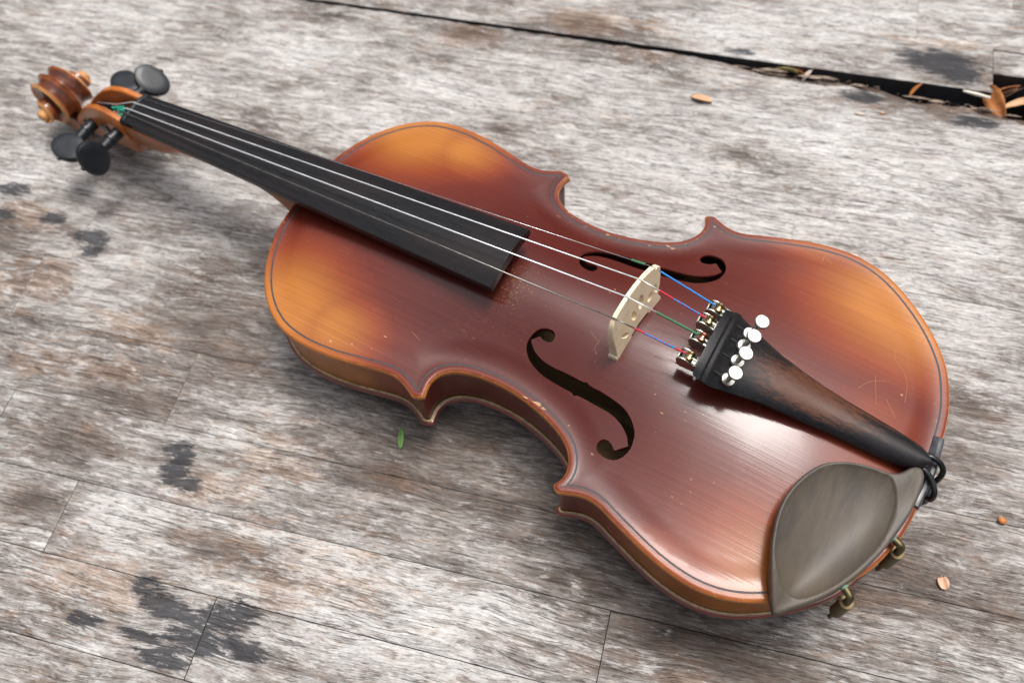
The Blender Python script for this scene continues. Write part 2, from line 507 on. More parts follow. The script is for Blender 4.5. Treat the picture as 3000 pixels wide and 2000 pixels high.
# ================================================================== the deck (world axes: X along the strips)
deck = empty("wooden_deck")
tag(deck, kind='structure')

BLACK = [(330, 138, 20, 3), (356, 150, 16, 3), (310, 128, 10, 8), (375, 60, 6, 12), (382, 53, 7, 5), (375, 67, 10, 7), (366, 70, 8, 5), (496, -68, 12, 6), (528, -75, 9, 4), (566, -92, 12, 5), (562, -73, 10, 4),
         (350, 134, 14, 6), (319, 132, 13, 8), (363, 127, 10, 5), (328, 146, 16, 6), (341, 157, 16, 5), (302, 144, 14, 5), (388, 150, 10, 4),
         (-12, -319, 27, 12), (-26, -310, 14, 8), (526, -77, 8, 4), (491, -60, 7, 8), 
         (118, -305, 10, 4), (35, -280, 14, 6),
         (-36, -272, 16, 5)]
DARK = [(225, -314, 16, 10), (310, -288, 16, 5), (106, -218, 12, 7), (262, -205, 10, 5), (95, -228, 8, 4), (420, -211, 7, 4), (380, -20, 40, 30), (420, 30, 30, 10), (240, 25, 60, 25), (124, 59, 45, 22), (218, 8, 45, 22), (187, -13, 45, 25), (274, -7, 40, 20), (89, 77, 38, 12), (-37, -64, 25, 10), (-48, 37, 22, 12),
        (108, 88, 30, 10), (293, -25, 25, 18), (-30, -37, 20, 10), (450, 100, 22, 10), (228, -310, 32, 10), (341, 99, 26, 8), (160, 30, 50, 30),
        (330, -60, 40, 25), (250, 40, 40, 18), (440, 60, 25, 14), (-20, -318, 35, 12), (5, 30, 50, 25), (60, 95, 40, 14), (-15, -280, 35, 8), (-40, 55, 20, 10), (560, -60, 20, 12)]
WARM = [(228, -312, 22, 12), (205, -316, 12, 10), (300, -290, 20, 5), (-10, -338, 40, 4), (180, -292, 25, 5), (548, -76, 24, 10), (232, -312, 26, 10), (304, -282, 22, 8), (331, 50, 16, 7), (514, -32, 26, 14), (310, 50, 14, 6), (440, -10, 24, 8),
        (441, 17, 22, 8), (-18, -339, 34, 5), (396, 131, 34, 14), (186, -318, 18, 6), (22, 50, 20, 6), (353, 70, 22, 9), (529, -139, 14, 5),
        (35, -277, 18, 4), (326, 35, 14, 4), (258, 43, 14, 4), (290, 100, 40, 16), (200, 150, 25, 8), (480, 20, 22, 10), (520, -170, 30, 10), (-20, -283, 18, 5), (90, 110, 20, 8)]
WHITE = [(60, -240, 120, 25), (20, -130, 60, 30), (150, -200, 60, 25), (300, -230, 50, 18), (520, -200, 50, 25), (62, -341, 60, 25), (25, -217, 60, 30), (100, -167, 60, 25), (-15, -172, 50, 30), (566, -109, 22, 22), (231, 124, 60, 16), (183, 95, 22, 8),
         (289, 94, 30, 10), (-42, 61, 18, 10), (215, -262, 40, 14), (246, -264, 30, 14), (564, -265, 50, 25), (401, 96, 22, 12), (204, -145, 50, 25),
         (-40, -111, 20, 30), (215, 103, 40, 12), (444, -116, 30, 16), (330, -200, 60, 20), (420, -250, 60, 20), (120, -320, 40, 15), (160, 140, 50, 10), (-30, -240, 40, 30), (30, -370, 60, 20), (120, -120, 50, 20)]
def mask(L, x, y):
    o = np.zeros_like(x)
    for a, b, c, d_ in L: o = np.maximum(o, np.exp(-(((x - a) / c) ** 2 + ((y - b) / d_) ** 2) * .8))
    return o

GAPLOW = [(-400, -283), (-66, -282.8), (-44, -285.5), (-36, -287.9), (-15, -287.9), (3, -286.4), (15, -289.2), (25, -292), (44, -295), (78, -291.5), (109, -294.4), (131, -295.2), (262, -296.6), (460, -297.2), (1200, -297.5)]
gx_, gy_ = zip(*GAPLOW)

def plank(x0, x1, y0, y1, ragged=False, dz=0.0, fine=True):
    step = 4.0 if fine else 40.0
    nx = max(2, int((x1 - x0) / step)); ny = 12 if fine else 3
    xs = np.linspace(x0, x1, nx + 1)
    t = np.linspace(0, 1, ny + 1)
    if fine: t = np.concatenate([[0, .012], t[1:-1], [.988, 1]])
    X = []; Y = []; Z = []
    seed = rng.random() * 100
    for x in xs:
        ya = np.interp(x, gx_, gy_) + (1.0 * mnoise.noise(Vector((x * .31, 0, 3))) + 1.5 * mnoise.noise(Vector((x * .09, 0, 9)))) if ragged else y0 + .12 * mnoise.noise(Vector((x * .08, y0, 1)))
        yb = y1 + .12 * mnoise.noise(Vector((x * .08, y1, 2)))
        for q in t:
            y = ya + (yb - ya) * q
            z = dz + .22 * mnoise.noise(Vector((x * .02, y * .08, seed)))
            if fine and (q in (0, 1)): z -= .35 if y0 > -140 else .12
            if fine and (x in (x0, x1)): z -= .25
            if ragged and x < 150:
                wd = 9.0 + 6.0 * mnoise.noise(Vector((x * .045, 2.0, 8)))
                e = max(0, 1 - (y - ya) / wd) * min(1, (150 - x) / 60)
                z -= 4.2 * min(1, e * 1.6) ** 1.5 * (1 + .9 * mnoise.noise(Vector((x * .11, y * .25, 4)))) 
            X.append(x); Y.append(y); Z.append(z)
    X = np.array(X); Y = np.array(Y); Z = np.array(Z)
    m = len(t)
    N = len(X)
    verts = [(a, b, c) for a, b, c in zip(X, Y, Z)]
    faces = []
    for i in range(nx):
        for j in range(m - 1):
            a = i * m + j
            faces.append((a, a + m, a + m + 1, a + 1))
    # sides
    ring = [i * m for i in range(nx + 1)] + [nx * m + j for j in range(1, m)] + [i * m + m - 1 for i in range(nx - 1, -1, -1)] + [j for j in range(m - 2, 0, -1)]
    b = len(verts)
    k = len(ring)
    for r in ring: verts.append((X[r], Y[r], Z[r] - 1.2))
    for r in ring: verts.append((X[r], Y[r], -19.0))
    for i in range(k):
        j = (i + 1) % k
        faces.append((ring[i], b + i, b + j, ring[j]))
        faces.append((b + i, b + k + i, b + k + j, b + j))
    faces.append(tuple(b + k + i for i in range(k)))
    vx = np.array([v[0] for v in verts]); vy = np.array([v[1] for v in verts])
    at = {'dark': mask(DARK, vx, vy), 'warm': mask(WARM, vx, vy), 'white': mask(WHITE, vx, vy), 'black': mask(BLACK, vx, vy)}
    at['black'][b:] = 2.5; at['dark'][b:] = 2.0                 # dirty sides, painted near black for the shade inside the gaps
    if y0 == -339.2 and x1 > 0:                                 # the edge over the long gap is dark with algae
        ea = np.clip(1 - (y1 - vy) / 4.5, 0, 1) * np.clip((420 - vx) / 250, .3, 1)
        at['black'][:b] = np.maximum(at['black'][:b], .75 * ea[:b]); at['dark'][:b] = np.maximum(at['dark'][:b], .9 * ea[:b])
    if ragged:
        ea = np.clip(1 - (vy - np.interp(vx, gx_, gy_)) / 7, 0, 1) * np.clip((150 - vx) / 120, 0, 1)
        at['dark'][:b] = np.maximum(at['dark'][:b], 1.1 * ea[:b]); at['warm'][:b] = np.maximum(at['warm'][:b], .9 * ea[:b])
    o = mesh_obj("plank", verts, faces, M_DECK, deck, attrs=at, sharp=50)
    return o

# strips: (y0, y1, joints)
YB = [-635, -593, -550, -508, -465, -422, -380, -339.2, -298.9, -263, -220.5, -177, -134.5, -92, -49, -5.8, 40.5, 82.5, 123.2, 164.3, 206, 248, 290, 332, 374]
J = {-380: [3.0, 330], -339.2: [-46.2, 560], -298.9: [640], -263: [], -220.5: [-150], -177: [67.5], -134.5: [-140, 300],
     -92: [501.7], -49: [519.5], -5.8: [393.6], 40.5: [490], 82.5: [130.2, 426.5], 123.2: [-30, 326], 164.3: [180, 470], 206: [60, 400]}
for i in range(len(YB) - 1):
    y0, y1 = YB[i], YB[i + 1]
    fine = -400 < y0 < 230
    js = [-330] + J.get(y0, [rng.uniform(-150, 50), rng.uniform(250, 420)]) + [900]
    g = .07 if y0 < -60 else (.12 if y0 < 30 else .2)
    for a, b in zip(js[:-1], js[1:]):
        if y0 == -298.9:
            plank(a + g, b - g, y0, y1 - g, ragged=True)
        elif y0 == -339.2 and b < 0:
            plank(a, b - .8, y0 + g, -318.0, dz=-.6)
        elif y0 == -339.2:
            plank(a + g, b - g, y0 + g, y1 - .3, dz=.8)
        else:
            plank(a + g, b - g, y0 + g, y1 - g, fine=fine, dz=rng.uniform(-.12, .12))
# dark ground far below the strips
gnd = MB().add([(-3000, -3000, -160), (3000, -3000, -160), (3000, 3000, -160), (-3000, 3000, -160)], [(0, 1, 2, 3)]).obj("ground", M_SOIL)
tag(gnd, kind='structure')
# joists the strips are fixed to
for jy in (-250, 60, 420, 760):
    o = MB().box((jy, -130, -19.3 - 20), (38, 1010, 40)).obj("joist", M_DECK, deck, smooth=False)

# ================================================================== the violin
violin = empty("violin")
VR = Matrix(((0.9641384, 0.2652864, 0.0077651), (-0.2652852, 0.9641692, -0.0012112), (-0.0078082, -0.0008922, 0.9999691)))
violin.matrix_world = Matrix.Translation((0, 0, 0.05517)) @ VR.to_4x4()
tag(violin, "old violin with sunburst amber and red-brown varnish lying on the weathered wooden deck", "violin")

# --- body outline, half (x from the tail end, y outwards)
up = [(358.9, 0), (358.8, 7), (358.6, 14), (357.4, 25), (355, 34.5), (351.5, 44), (347, 52.8), (341.3, 61), (334.5, 68.3), (326.5, 74.4), (317, 79), (306, 81.3), (295, 81.7), (284, 80.8), (274.5, 79.2), (266, 77.3), (258, 75.5), (250.5, 74.4), (244.5, 75.0), (239, 77.0), (234.6, 79.3)]
cb = [(227.7, 76.9), (228.9, 72.5), (229.2, 67.8), (227.3, 62.8), (222.5, 58.5), (215.3, 55.7), (207.5, 54.3), (198.5, 53.8), (189.3, 54.3), (179.5, 56), (170, 58.6), (161.5, 61.9), (154.7, 66.1), (150.3, 71), (148.0, 76), (147.8, 81.5), (149.8, 86.4)]
lo = [(145.6, 89.0), (141, 87.1), (136.8, 85.7), (131.8, 85.1), (126, 86.0), (119.5, 88.4), (111, 91.3), (102.5, 94.1), (93, 96.8), (83, 98.6), (73, 99.2), (63, 98), (53.5, 95), (44.5, 90.3), (35.5, 84.1), (27, 77.0), (20, 69.9), (14, 62.3), (9.2, 54.5), (5.5, 45.3), (2.6, 35.5), (1.0, 25), (.3, 12), (.2, 0)]
half = np.concatenate([catmull(up, 7), [(232.5, 79.4), (230.0, 78.5)], catmull(cb, 7), [(148.9, 87.9), (147.3, 88.8)], catmull(lo, 7)])
OUT = np.concatenate([half, half[-2:0:-1] * [1, -1]])          # runs clockwise seen from above
XW = [0, 5, 15, 30, 50, 75, 100, 120, 140, 160, 180, 200, 220, 240, 260, 280, 300, 320, 335, 347, 355, 359.]
WW = [0, 45, 66, 82, 96, 101, 97, 88, 76, 64, 57, 55, 60, 67, 75, 81, 82, 78, 68, 53, 30, 0.]
# smooth the width table so the arching has no facets
_xs = np.arange(-20, 381, 1.0)
_w = np.interp(_xs, XW, WW)
for _ in range(12): _w[1:-1] = (_w[:-2] + _w[1:-1] * 2 + _w[2:]) / 4

def dist_out(P, poly):
    A = poly; B = np.roll(poly, -1, axis=0); d = B - A; L2 = (d ** 2).sum(1) + 1e-12
    out = np.empty(len(P))
    for i in range(0, len(P), 1500):
        q = P[i:i + 1500, None, :] - A[None]
        t = np.clip((q * d).sum(2) / L2, 0, 1)
        e = q - t[..., None] * d
        out[i:i + 1500] = np.sqrt((e ** 2).sum(2)).min(1)
    return out

def inside(P, poly):
    x, y = P[:, 0], P[:, 1]
    c = np.zeros(len(P), bool)
    A = poly; B = np.roll(poly, -1, axis=0)
    for (x1, y1), (x2, y2) in zip(A, B):
        if y1 == y2: continue
        k = ((y1 > y) != (y2 > y)) & (x < (x2 - x1) * (y - y1) / (y2 - y1) + x1)
        c ^= k
    return c

def arch(x, y, H=15.0, f=1.0):
    w = np.interp(x, _xs, _w) + 1e-3
    t = np.clip(x / 359.0, 0, 1)
    L = H * (1 - np.abs(2 * t - 1) ** 2.6)
    s = np.clip(np.abs(y) / (w * f), 0, 1)
    return L * .5 * (1 + np.cos(np.pi * s ** 1.05))

ED = [0, .25, .6, 1.1, 1.9, 3.0, 4.4, 6.5, 9, 14, 22]
EZ = [-1.5, -.7, -.25, .0, .05, .0, -.12, -.18, -.14, -.03, 0]
_ed = np.arange(0, 22.01, .1); _ez = np.interp(_ed, ED, EZ)
for _ in range(10): _ez[3:-1] = (_ez[2:-2] + _ez[3:-1] * 2 + _ez[4:]) / 4
def ztop(x, y, d):
    return arch(x, y) * sm((d - 2.5) / 15.0) + np.interp(d, _ed, _ez)

FH = [(194.0,27.8),(190.5,24.7),(189.2,25.4),(187.2,25.8),(185.3,25.6),(184.2,25.1),(183.5,24.0),(183.4,22.4),(184.0,21.0),(185.2,20.0),(186.8,19.7),(189.1,19.9),(191.0,20.6),(192.6,21.7),(193.8,23.3),(194.6,25.0),(195.1,26.9),(195.3,28.6),(195.1,30.7),(194.0,32.9),(192.2,35.1),(190.3,36.7),(188.2,37.9),(185.6,39.0),(182.8,40.0),(179.8,40.7),(176.6,41.2),(173.4,41.6),(170.4,41.9),(166.3,42.3),(163.4,42.5),(161.8,43.5),(160.6,42.7),(157.8,42.7),(154.5,43.0),(150.9,43.4),(147.4,43.7),(143.9,44.0),(141.2,44.5),(138.3,45.3),(135.4,46.6),(133.1,48.0),(131.3,49.4),(129.5,51.0),(128.3,52.9),(127.1,54.6),(129.6,56.9),(132.0,59.1),(133.2,58.0),(134.5,57.0),(136.6,56.1),(138.8,56.1),(140.2,57.2),(140.9,59.0),(140.5,61.0),(139.6,62.3),(138.2,63.3),(135.9,63.9),(133.1,64.1),(130.6,63.6),(128.8,62.4),(127.1,60.4),(126.0,57.7),(125.5,54.9),(125.8,52.3),(126.3,49.6),(127.5,47.2),(129.2,45.0),(131.3,42.9),(133.8,41.1),(136.8,39.5),(140.1,38.5),(143.8,37.7),(147.5,37.1),(151.1,36.6),(154.6,36.4),(157.4,36.0),(159.0,35.2),(160.6,35.8),(162.6,35.7),(165.1,35.5),(168.8,35.2),(172.5,35.1),(175.9,35.1),(178.9,34.9),(182.0,34.6),(184.8,34.0),(187.6,33.0),(190.0,31.7),(191.7,30.4),(193.1,29.0)]
FH = np.array(FH)

def plate_cdt(step, holes, rings):
    ring_pts = []
    nrm = []
    A = np.roll(OUT, 1, axis=0); B = np.roll(OUT, -1, axis=0)
    t = B - A; t /= np.linalg.norm(t, axis=1)[:, None]
    n = np.stack([-t[:, 1], t[:, 0]], 1)
    if not inside((OUT[5:6] + n[5:6] * 2), OUT)[0]: n = -n
    for d in rings:
        p = OUT + n * d
        k = inside(p, OUT) & (dist_out(p, OUT) > d * .985)
        ring_pts.append(p[k][:: (1 if d < 6 else 2)])
    gx, gy = np.meshgrid(np.arange(0.7, 359, step), np.arange(-100.2, 100.5, step))
    gx = gx + (np.arange(gx.shape[0]) % 2)[:, None] * step * .5
    G = np.stack([gx.ravel(), gy.ravel()], 1)
    G = G[inside(G, OUT)]
    G = G[dist_out(G, OUT) > rings[-1] + step * .6]
    P = [OUT] + holes
    cons = []
    b = 0
    for poly in P:
        cons += [(b + i, b + (i + 1) % len(poly)) for i in range(len(poly))]
        b += len(poly)
    pts = np.concatenate(P + ring_pts + [G])
    if holes:
        keep = np.ones(len(pts), bool)
        m = np.arange(len(pts)) >= b
        for h in holes:
            dd = dist_out(pts, h)
            keep &= ~(m & (dd < step * .35))
        pts = pts[keep]
    vs, es, fs, *_ = delaunay_2d_cdt([Vector(p) for p in pts], cons, [], 0, 1e-5)
    V = np.array([(v.x, v.y) for v in vs]); Fc = np.array([f for f in fs])
    c = V[Fc].mean(1)
    k = inside(c, OUT)
    for h in holes: k &= ~inside(c, h)
    Fc = Fc[k]
    # orient up
    a = V[Fc]
    cr = (a[:, 1, 0] - a[:, 0, 0]) * (a[:, 2, 1] - a[:, 0, 1]) - (a[:, 1, 1] - a[:, 0, 1]) * (a[:, 2, 0] - a[:, 0, 0])
    Fc = Fc[np.abs(cr) > 1e-7]; cr = cr[np.abs(cr) > 1e-7]
    Fc[cr < 0] = Fc[cr < 0][:, ::-1]
    return V, Fc

def solid_plate(V, Fc, zt, zb):
    N = len(V)
    verts = np.concatenate([np.column_stack([V, zt]), np.column_stack([V, zb])])
    edges = {}
    for f in Fc:
        for i in range(3):
            e = (int(f[i]), int(f[(i + 1) % 3]))
            edges[e] = edges.get(e, 0) + 1
    side = [(b, a, a + N, b + N) for (a, b) in edges if (b, a) not in edges]
    faces = [tuple(f) for f in Fc] + [tuple(int(i) + N for i in f[::-1]) for f in Fc] + side
    return verts, faces

def amber_of(x, y, d=None):
    g = lambda a, b, sx, sy: np.exp(-(((x - a) / sx) ** 2 + ((y - b) / sy) ** 2))
    ay = np.abs(y)
    v = 0
    v = np.maximum(v, 1.10 * np.exp(-(((x - 322) / 42) ** 2 + ((ay - 66) / 37) ** 2)))
    v = np.maximum(v, .98 * np.exp(-(((x - 292) / 30) ** 2 + ((ay - 66) / 22) ** 2)))
    v = np.maximum(v, 1.12 * np.exp(-(((x - 38) / 52) ** 2 + ((ay - 76) / 40) ** 2)))
    v = np.maximum(v, .62 * np.exp(-(((x - 84) / 34) ** 2 + ((ay - 92) / 15) ** 2)))
    v = v * (1 - .28 * ((y > 0) & (x < 125)) * np.clip((125 - x) / 40, 0, 1))
    v = np.maximum(v, .42 * np.exp(-(((x - 30) / 30) ** 2 + (ay / 40) ** 2)))
    return np.clip(v, 0, 1)

V, Fc = plate_cdt(2.0, [FH, FH * [1, -1]], [.25, .6, 1.1, 1.9, 3.0, 4.4, 6.0])
dd = dist_out(V, OUT)
zt = ztop(V[:, 0], V[:, 1], dd)
verts, faces = solid_plate(V, Fc, zt, np.where(dd < .05, -3.4, np.where(dd < 1, -4.0, zt - np.interp(dd, [1, 6, 9], [4.0, 3.6, 3.0]))))
N = len(V)
amb = amber_of(V[:, 0], V[:, 1])
top = mesh_obj("top_plate", verts, faces, M_TOP, violin, sharp=None, attrs={'amber': np.tile(amb, 2), 'edge': np.tile(dd, 2)})
# exact normals of the arched surface keep the varnish reflections clean
e = .15
def zfull(P): return ztop(P[:, 0], P[:, 1], dist_out(P, OUT))
dzx = (zfull(V + [e, 0]) - zfull(V - [e, 0])) / (2 * e)
dzy = (zfull(V + [0, e]) - zfull(V - [0, e])) / (2 * e)
nn = np.column_stack([-dzx, -dzy, np.ones(N)]); nn /= np.linalg.norm(nn, axis=1)[:, None]
me = top.data
ln = np.zeros((len(me.loops), 3), np.float32)
vi = np.empty(len(me.loops), np.int32); me.loops.foreach_get('vertex_index', vi)
loop_top = np.zeros(len(me.loops), bool); loop_top[:len(Fc) * 3] = True
use = loop_top & (dd[np.clip(vi, 0, N - 1)] > 1.0)
ln[use] = nn[vi[use]]
me.normals_split_custom_set([tuple(v) for v in ln])

# purfling: inlaid strips, following the rim with mitred corners
def offset_curve(d, keep=.985):
    A = np.roll(OUT, 1, axis=0); B = np.roll(OUT, -1, axis=0)
    t = B - A; t /= np.linalg.norm(t, axis=1)[:, None]
    n = np.stack([-t[:, 1], t[:, 0]], 1)
    if not inside((OUT[5:6] + n[5:6] * 2), OUT)[0]: n = -n
    p = OUT + n * d
    k = inside(p, OUT) & (dist_out(p, OUT) > d * keep)
    return p[k], k
def clean_offset(d):
    p, k = offset_curve(d, .975)
    q = [p[0]]
    for a in p[1:]:
        if np.linalg.norm(a - q[-1]) > .25: q.append(a)
    return np.array(q)
def rim_strip(d0, d1, lift, mat, name, part=None, width_noise=0):
    c = clean_offset((d0 + d1) / 2)
    A = np.roll(c, 1, axis=0); B = np.roll(c, -1, axis=0)
    t = B - A; t /= np.linalg.norm(t, axis=1)[:, None] + 1e-9
    n = np.stack([-t[:, 1], t[:, 0]], 1)
    w = (d1 - d0) / 2
    vs = []
    for s in (-1, -.5, .5, 1):
        p = c + n * w * s
        z = ztop(p[:, 0], p[:, 1], dist_out(p, OUT)) + (lift if abs(s) < .9 else -.05)
        vs.append(np.column_stack([p, z]))
    k = len(c)
    vv = np.concatenate(vs)
    ff = []
    for i in range(k):
        j = (i + 1) % k
        if np.linalg.norm(c[i] - c[j]) > 8: continue
        for r in range(3): ff.append((r * k + i, r * k + j, (r + 1) * k + j, (r + 1) * k + i))
    return mesh_obj(name, vv, ff, mat, part or violin, sharp=60)
rim_strip(3.5, 4.85, .05, M_PURF, "purfling")

# chips and scratches through the varnish (thin real patches following the surface)
def zat(x, y): return float(ztop(np.array([x]), np.array([y]), dist_out(np.array([[x, y]]), OUT))[0])
mc = MB()
for i, (x, y, a, b) in enumerate([(176.3, 53.9, 3.2, 1.1), (172.5, 54.9, 1.6, .7), (288, 73.3, 1.0, .8), (276.9, 69.6, .8, .5), (263.2, 58.4, 1.3, .35), (157.4, 56.9, .6, .5), (140.8, 64.8, .8, .6), (183.2, 53.8, 2.2, .5),
        (168.0, -55.2, 1.1, .5), (157.5, -59.3, 3.4, .8), (168.9, -14.5, .5, .4), (170.2, -11.6, .4, .4), (220.3, -50, 1.4, .5), (142.7, -82.3, 1.3, .5), (216.4, -55.2, 2.0, .7), (191, -51.3, 1.5, .5),
        (94.6, 56.1, .9, .25), (92.4, 61.3, .8, .25), (98.8, 67, .6, .25), (93.9, 68.1, .7, .2), (84.8, 52.9, .4, .3), (126.5, 27.7, .5, .4), (119.8, 34.4, 1.0, .4), (266.3, 67, .5, .3), (25, -30, .9, .6)]):
    n_ = 10; ph = rng.random() * 6
    ring = []
    for k_ in range(n_):
        t_ = 2 * math.pi * k_ / n_; q = 1 + .35 * math.sin(3 * t_ + ph) + .2 * math.sin(5 * t_ + ph * 2)
        ring.append((x + .75 * a * q * math.cos(t_), y + .75 * b * q * math.sin(t_)))
    base = len(mc.v)
    mc.v += [(px, py, zat(px, py) + .03) for px, py in ring] + [(x, y, zat(x, y) + .06)]
    mc.f += [(base + k_, base + (k_ + 1) % n_, base + n_) for k_ in range(n_)]
M_CHIP = mat_plain("bare_spruce", (.42, .23, .115), .7, var=.3, scale=(.6, .6, .6))
mc.obj("varnish_chips", M_CHIP, violin, sharp=None)['kind'] = "stuff"
ms = MB()
for line in [[(35.2, -52.4), (32.9, -46.6), (27.8, -42.8), (24.3, -36.7), (22.4, -27.0)], [(39.2, -33.3), (34.0, -18.2)], [(44.2, -21.8), (40.8, -28.1), (34.2, -33.0)], [(84.4, -86.7), (84.1, -90.9), (79.7, -87.3)],
             [(87.9, -61.4), (79.9, -61.6)], [(82.2, -19.8), (75.2, -19.1)], [(168.4, 12.8), (166.2, 14.2), (162.7, 15.7)], [(162.2, 14.8), (162.9, 19.3), (160.5, 21.7)], [(31, -24), (24, -17)], [(60, 60), (70, 55)], [(252, 50), (246, 52)]]:
    p = catmull(line, 5)
    w_ = .075
    d_ = np.gradient(p, axis=0); d_ /= np.linalg.norm(d_, axis=1)[:, None]
    nn_ = np.stack([-d_[:, 1], d_[:, 0]], 1) * w_
    base = len(ms.v)
    for q, nq in zip(p, nn_):
        for sg in (-1, 1): ms.v.append((q[0] + nq[0] * sg, q[1] + nq[1] * sg, zat(*(q + nq * sg)) + .03))
    ms.f += [(base + 2 * i, base + 2 * i + 1, base + 2 * i + 3, base + 2 * i + 2) for i in range(len(p) - 1)]
ms.obj("varnish_scratches", mat_plain("scratch_bare", (.33, .15, .08), .7, var=.3), violin, sharp=None)['kind'] = "stuff"

# --- back plate
Vb, Fb = plate_cdt(6.0, [], [.5, 1.2, 2.2, 4.0, 7.0])
db = dist_out(Vb, OUT)
ZB = -37.9
zb_out = ZB - arch(Vb[:, 0], Vb[:, 1], 14.9) * sm((db - 4) / 14) + np.interp(db, [0, .5, 1.2, 2.2, 4, 7], [1.5, .55, .1, 0, .1, .1])
zb_in = np.where(db < .05, ZB + 2.4, np.where(db < 1, ZB + 3.6, np.where(db < 6, ZB + 3.9, zb_out + 3.2)))
vb, fb = solid_plate(Vb, Fb, zb_in, zb_out)
back = mesh_obj("back_plate", vb, fb, M_BACK, violin, sharp=None, mats=[M_INSIDE],
                fmat=[1 if (i < len(Fb) and db[list(f)].min() > 3.0) else 0 for i, f in enumerate(fb)])

# --- ribs (walls set in from the rim), following a mitred inset line
c = clean_offset(2.9)
k = len(c)
levels = [-3.5, -12, -20, -28, -34.2]
vv = []; ff = []; am = []
for z in levels: vv += [(p[0], p[1], z) for p in c]; am += list(amber_of(c[:, 0], c[:, 1]) * (1.0 - .25 * abs((z + 19) / 15)) * 1.5 + .2)
ci = clean_offset(4.1)
for l in range(len(levels) - 1):
    for i in range(k):
        j = (i + 1) % k
        ff.append((l * k + i, l * k + j, (l + 1) * k + j, (l + 1) * k + i))
ribs = mesh_obj("rib", vv, ff, M_RIB, violin, sharp=40, attrs={'amber': am, 'edge': [9] * len(vv)})
sol = ribs.modifiers.new("thickness", 'SOLIDIFY'); sol.thickness = 1.2 * MM; sol.offset = 0
# pale line of glue and dust where ribs meet the back
glue = clean_offset(2.0)
k2 = len(glue)
gv = [(p[0], p[1], -34.15 + .25 * mnoise.noise(Vector((p[0] * .15, p[1] * .15, 0)))) for p in glue]
gi = clean_offset(2.9)
m2 = MB()
path = [Vector(v) for v in gv] + [Vector(gv[0])]
m2.tube(path, .55, 6, cap=(False, False))
m2.obj("glue_seam", M_GLUE, violin)

# paper label seen through the near f-hole
lab = MB().box((143, 36, -46.2), (46, 30, .3)).obj("paper_label", M_PAPER, violin, smooth=False)
for txt, loc, size in (("akia.", (147.6, 44.0, -45.9), 4.6), ("III", (147.8, 38.6, -45.9), 4.2)):
    cu = bpy.data.curves.new("t", 'FONT'); cu.body = txt; cu.size = size * MM; cu.extrude = .03 * MM
    tmp = bpy.data.objects.new("t", cu); COL.objects.link(tmp)
    dg = bpy.context.evaluated_depsgraph_get()
    tm = bpy.data.meshes.new_from_object(tmp.evaluated_get(dg))
    bpy.data.objects.remove(tmp)
    tm.transform(Matrix.Translation(Vector(loc) * MM) @ Matrix.Rotation(math.pi + .25, 4, 'Z'))
    tm.materials.clear(); tm.materials.append(M_INK)
    o = bpy.data.objects.new("printed_lettering", tm); o.parent = lab; COL.objects.link(o)

# --- saddle, end pin
sad = MB()
rings = []
for y in np.linspace(-18.7, 18.7, 11):
    xo = -.9 + (y / 18.7) ** 2 * .9
    hz = 1.1 + 2.6 * math.exp(-(y / 9) ** 2)
    rings.append([(xo, y, -3.2), (xo - .1, y, hz - 1.2), (xo + .8, y, hz), (xo + 2.6, y, hz + .2), (xo + 5.2, y, .2), (xo + 5.4, y, -3.2)])
sad.loft(rings)
bevel(sad.obj("saddle", M_SADDLE, violin, sharp=40), .3)
pin = MB().lathe((1.5, 0, -19), (-1, 0, 0), [(-1, 3.5), (.5, 4.2), (1.5, 6.5), (4, 7.2), (6, 7.0), (7.5, 5.5), (8, 2), (8.1, 0.01)], 24)
pin.obj("end_pin", M_PEG, violin)

# --- fingerboard
NX, FX = 485.4, 219.4
def fz(x): return 19.12 + (356 - x) * .098
def fyc(x): return -1.6 + (1.0 + 1.6) * (NX - x) / (NX - FX)
def fhw(x): return 12.0 + (19.9 - 12.0) * (NX - x) / (NX - FX)
rings = []
for x in np.linspace(NX, FX, 28):
    w = fhw(x); yc = fyc(x); z0 = fz(x) - .5 * math.sin(math.pi * (NX - x) / (NX - FX))
    R = 42.0
    pts = []
    for k_ in range(17):
        y = -w + 2 * w * k_ / 16
        pts.append((x, yc + y, z0 + math.sqrt(R * R - y * y) - R))
    zs = z0 + math.sqrt(R * R - w * w) - R
    th = 4.6
    ov = x < 345
    pts.append((x, yc + w - .2, zs - th))
    for k_ in range(7):
        y = (w - 3) - 2 * (w - 3) * k_ / 6
        up_ = (2.6 * (1 - (y / (w - 3)) ** 2)) if ov else 0
        pts.append((x, yc + y, zs - th + up_))
    pts.append((x, yc - w + .2, zs - th))
    rings.append(pts)
fbd = MB().loft(rings).obj("fingerboard", M_FB, violin, sharp=45)
bevel(fbd, .35, 2, 40)

# --- nut
rings = []
for y in np.linspace(-11.8, 11.8, 9):
    z0 = fz(NX) + math.sqrt(42 ** 2 - y * y) - 42
    rings.append([(NX + .05, fyc(NX) + y, z0 - 6), (NX + .05, fyc(NX) + y, z0 + .3), (NX + 1.5, fyc(NX) + y, z0 + .7), (NX + 4.2, fyc(NX) + y, z0 - .6), (NX + 5.2, fyc(NX) + y, z0 - 3), (NX + 5.2, fyc(NX) + y, z0 - 6)])
bevel(MB().loft(rings).obj("nut", M_PEG, violin, sharp=40), .4)

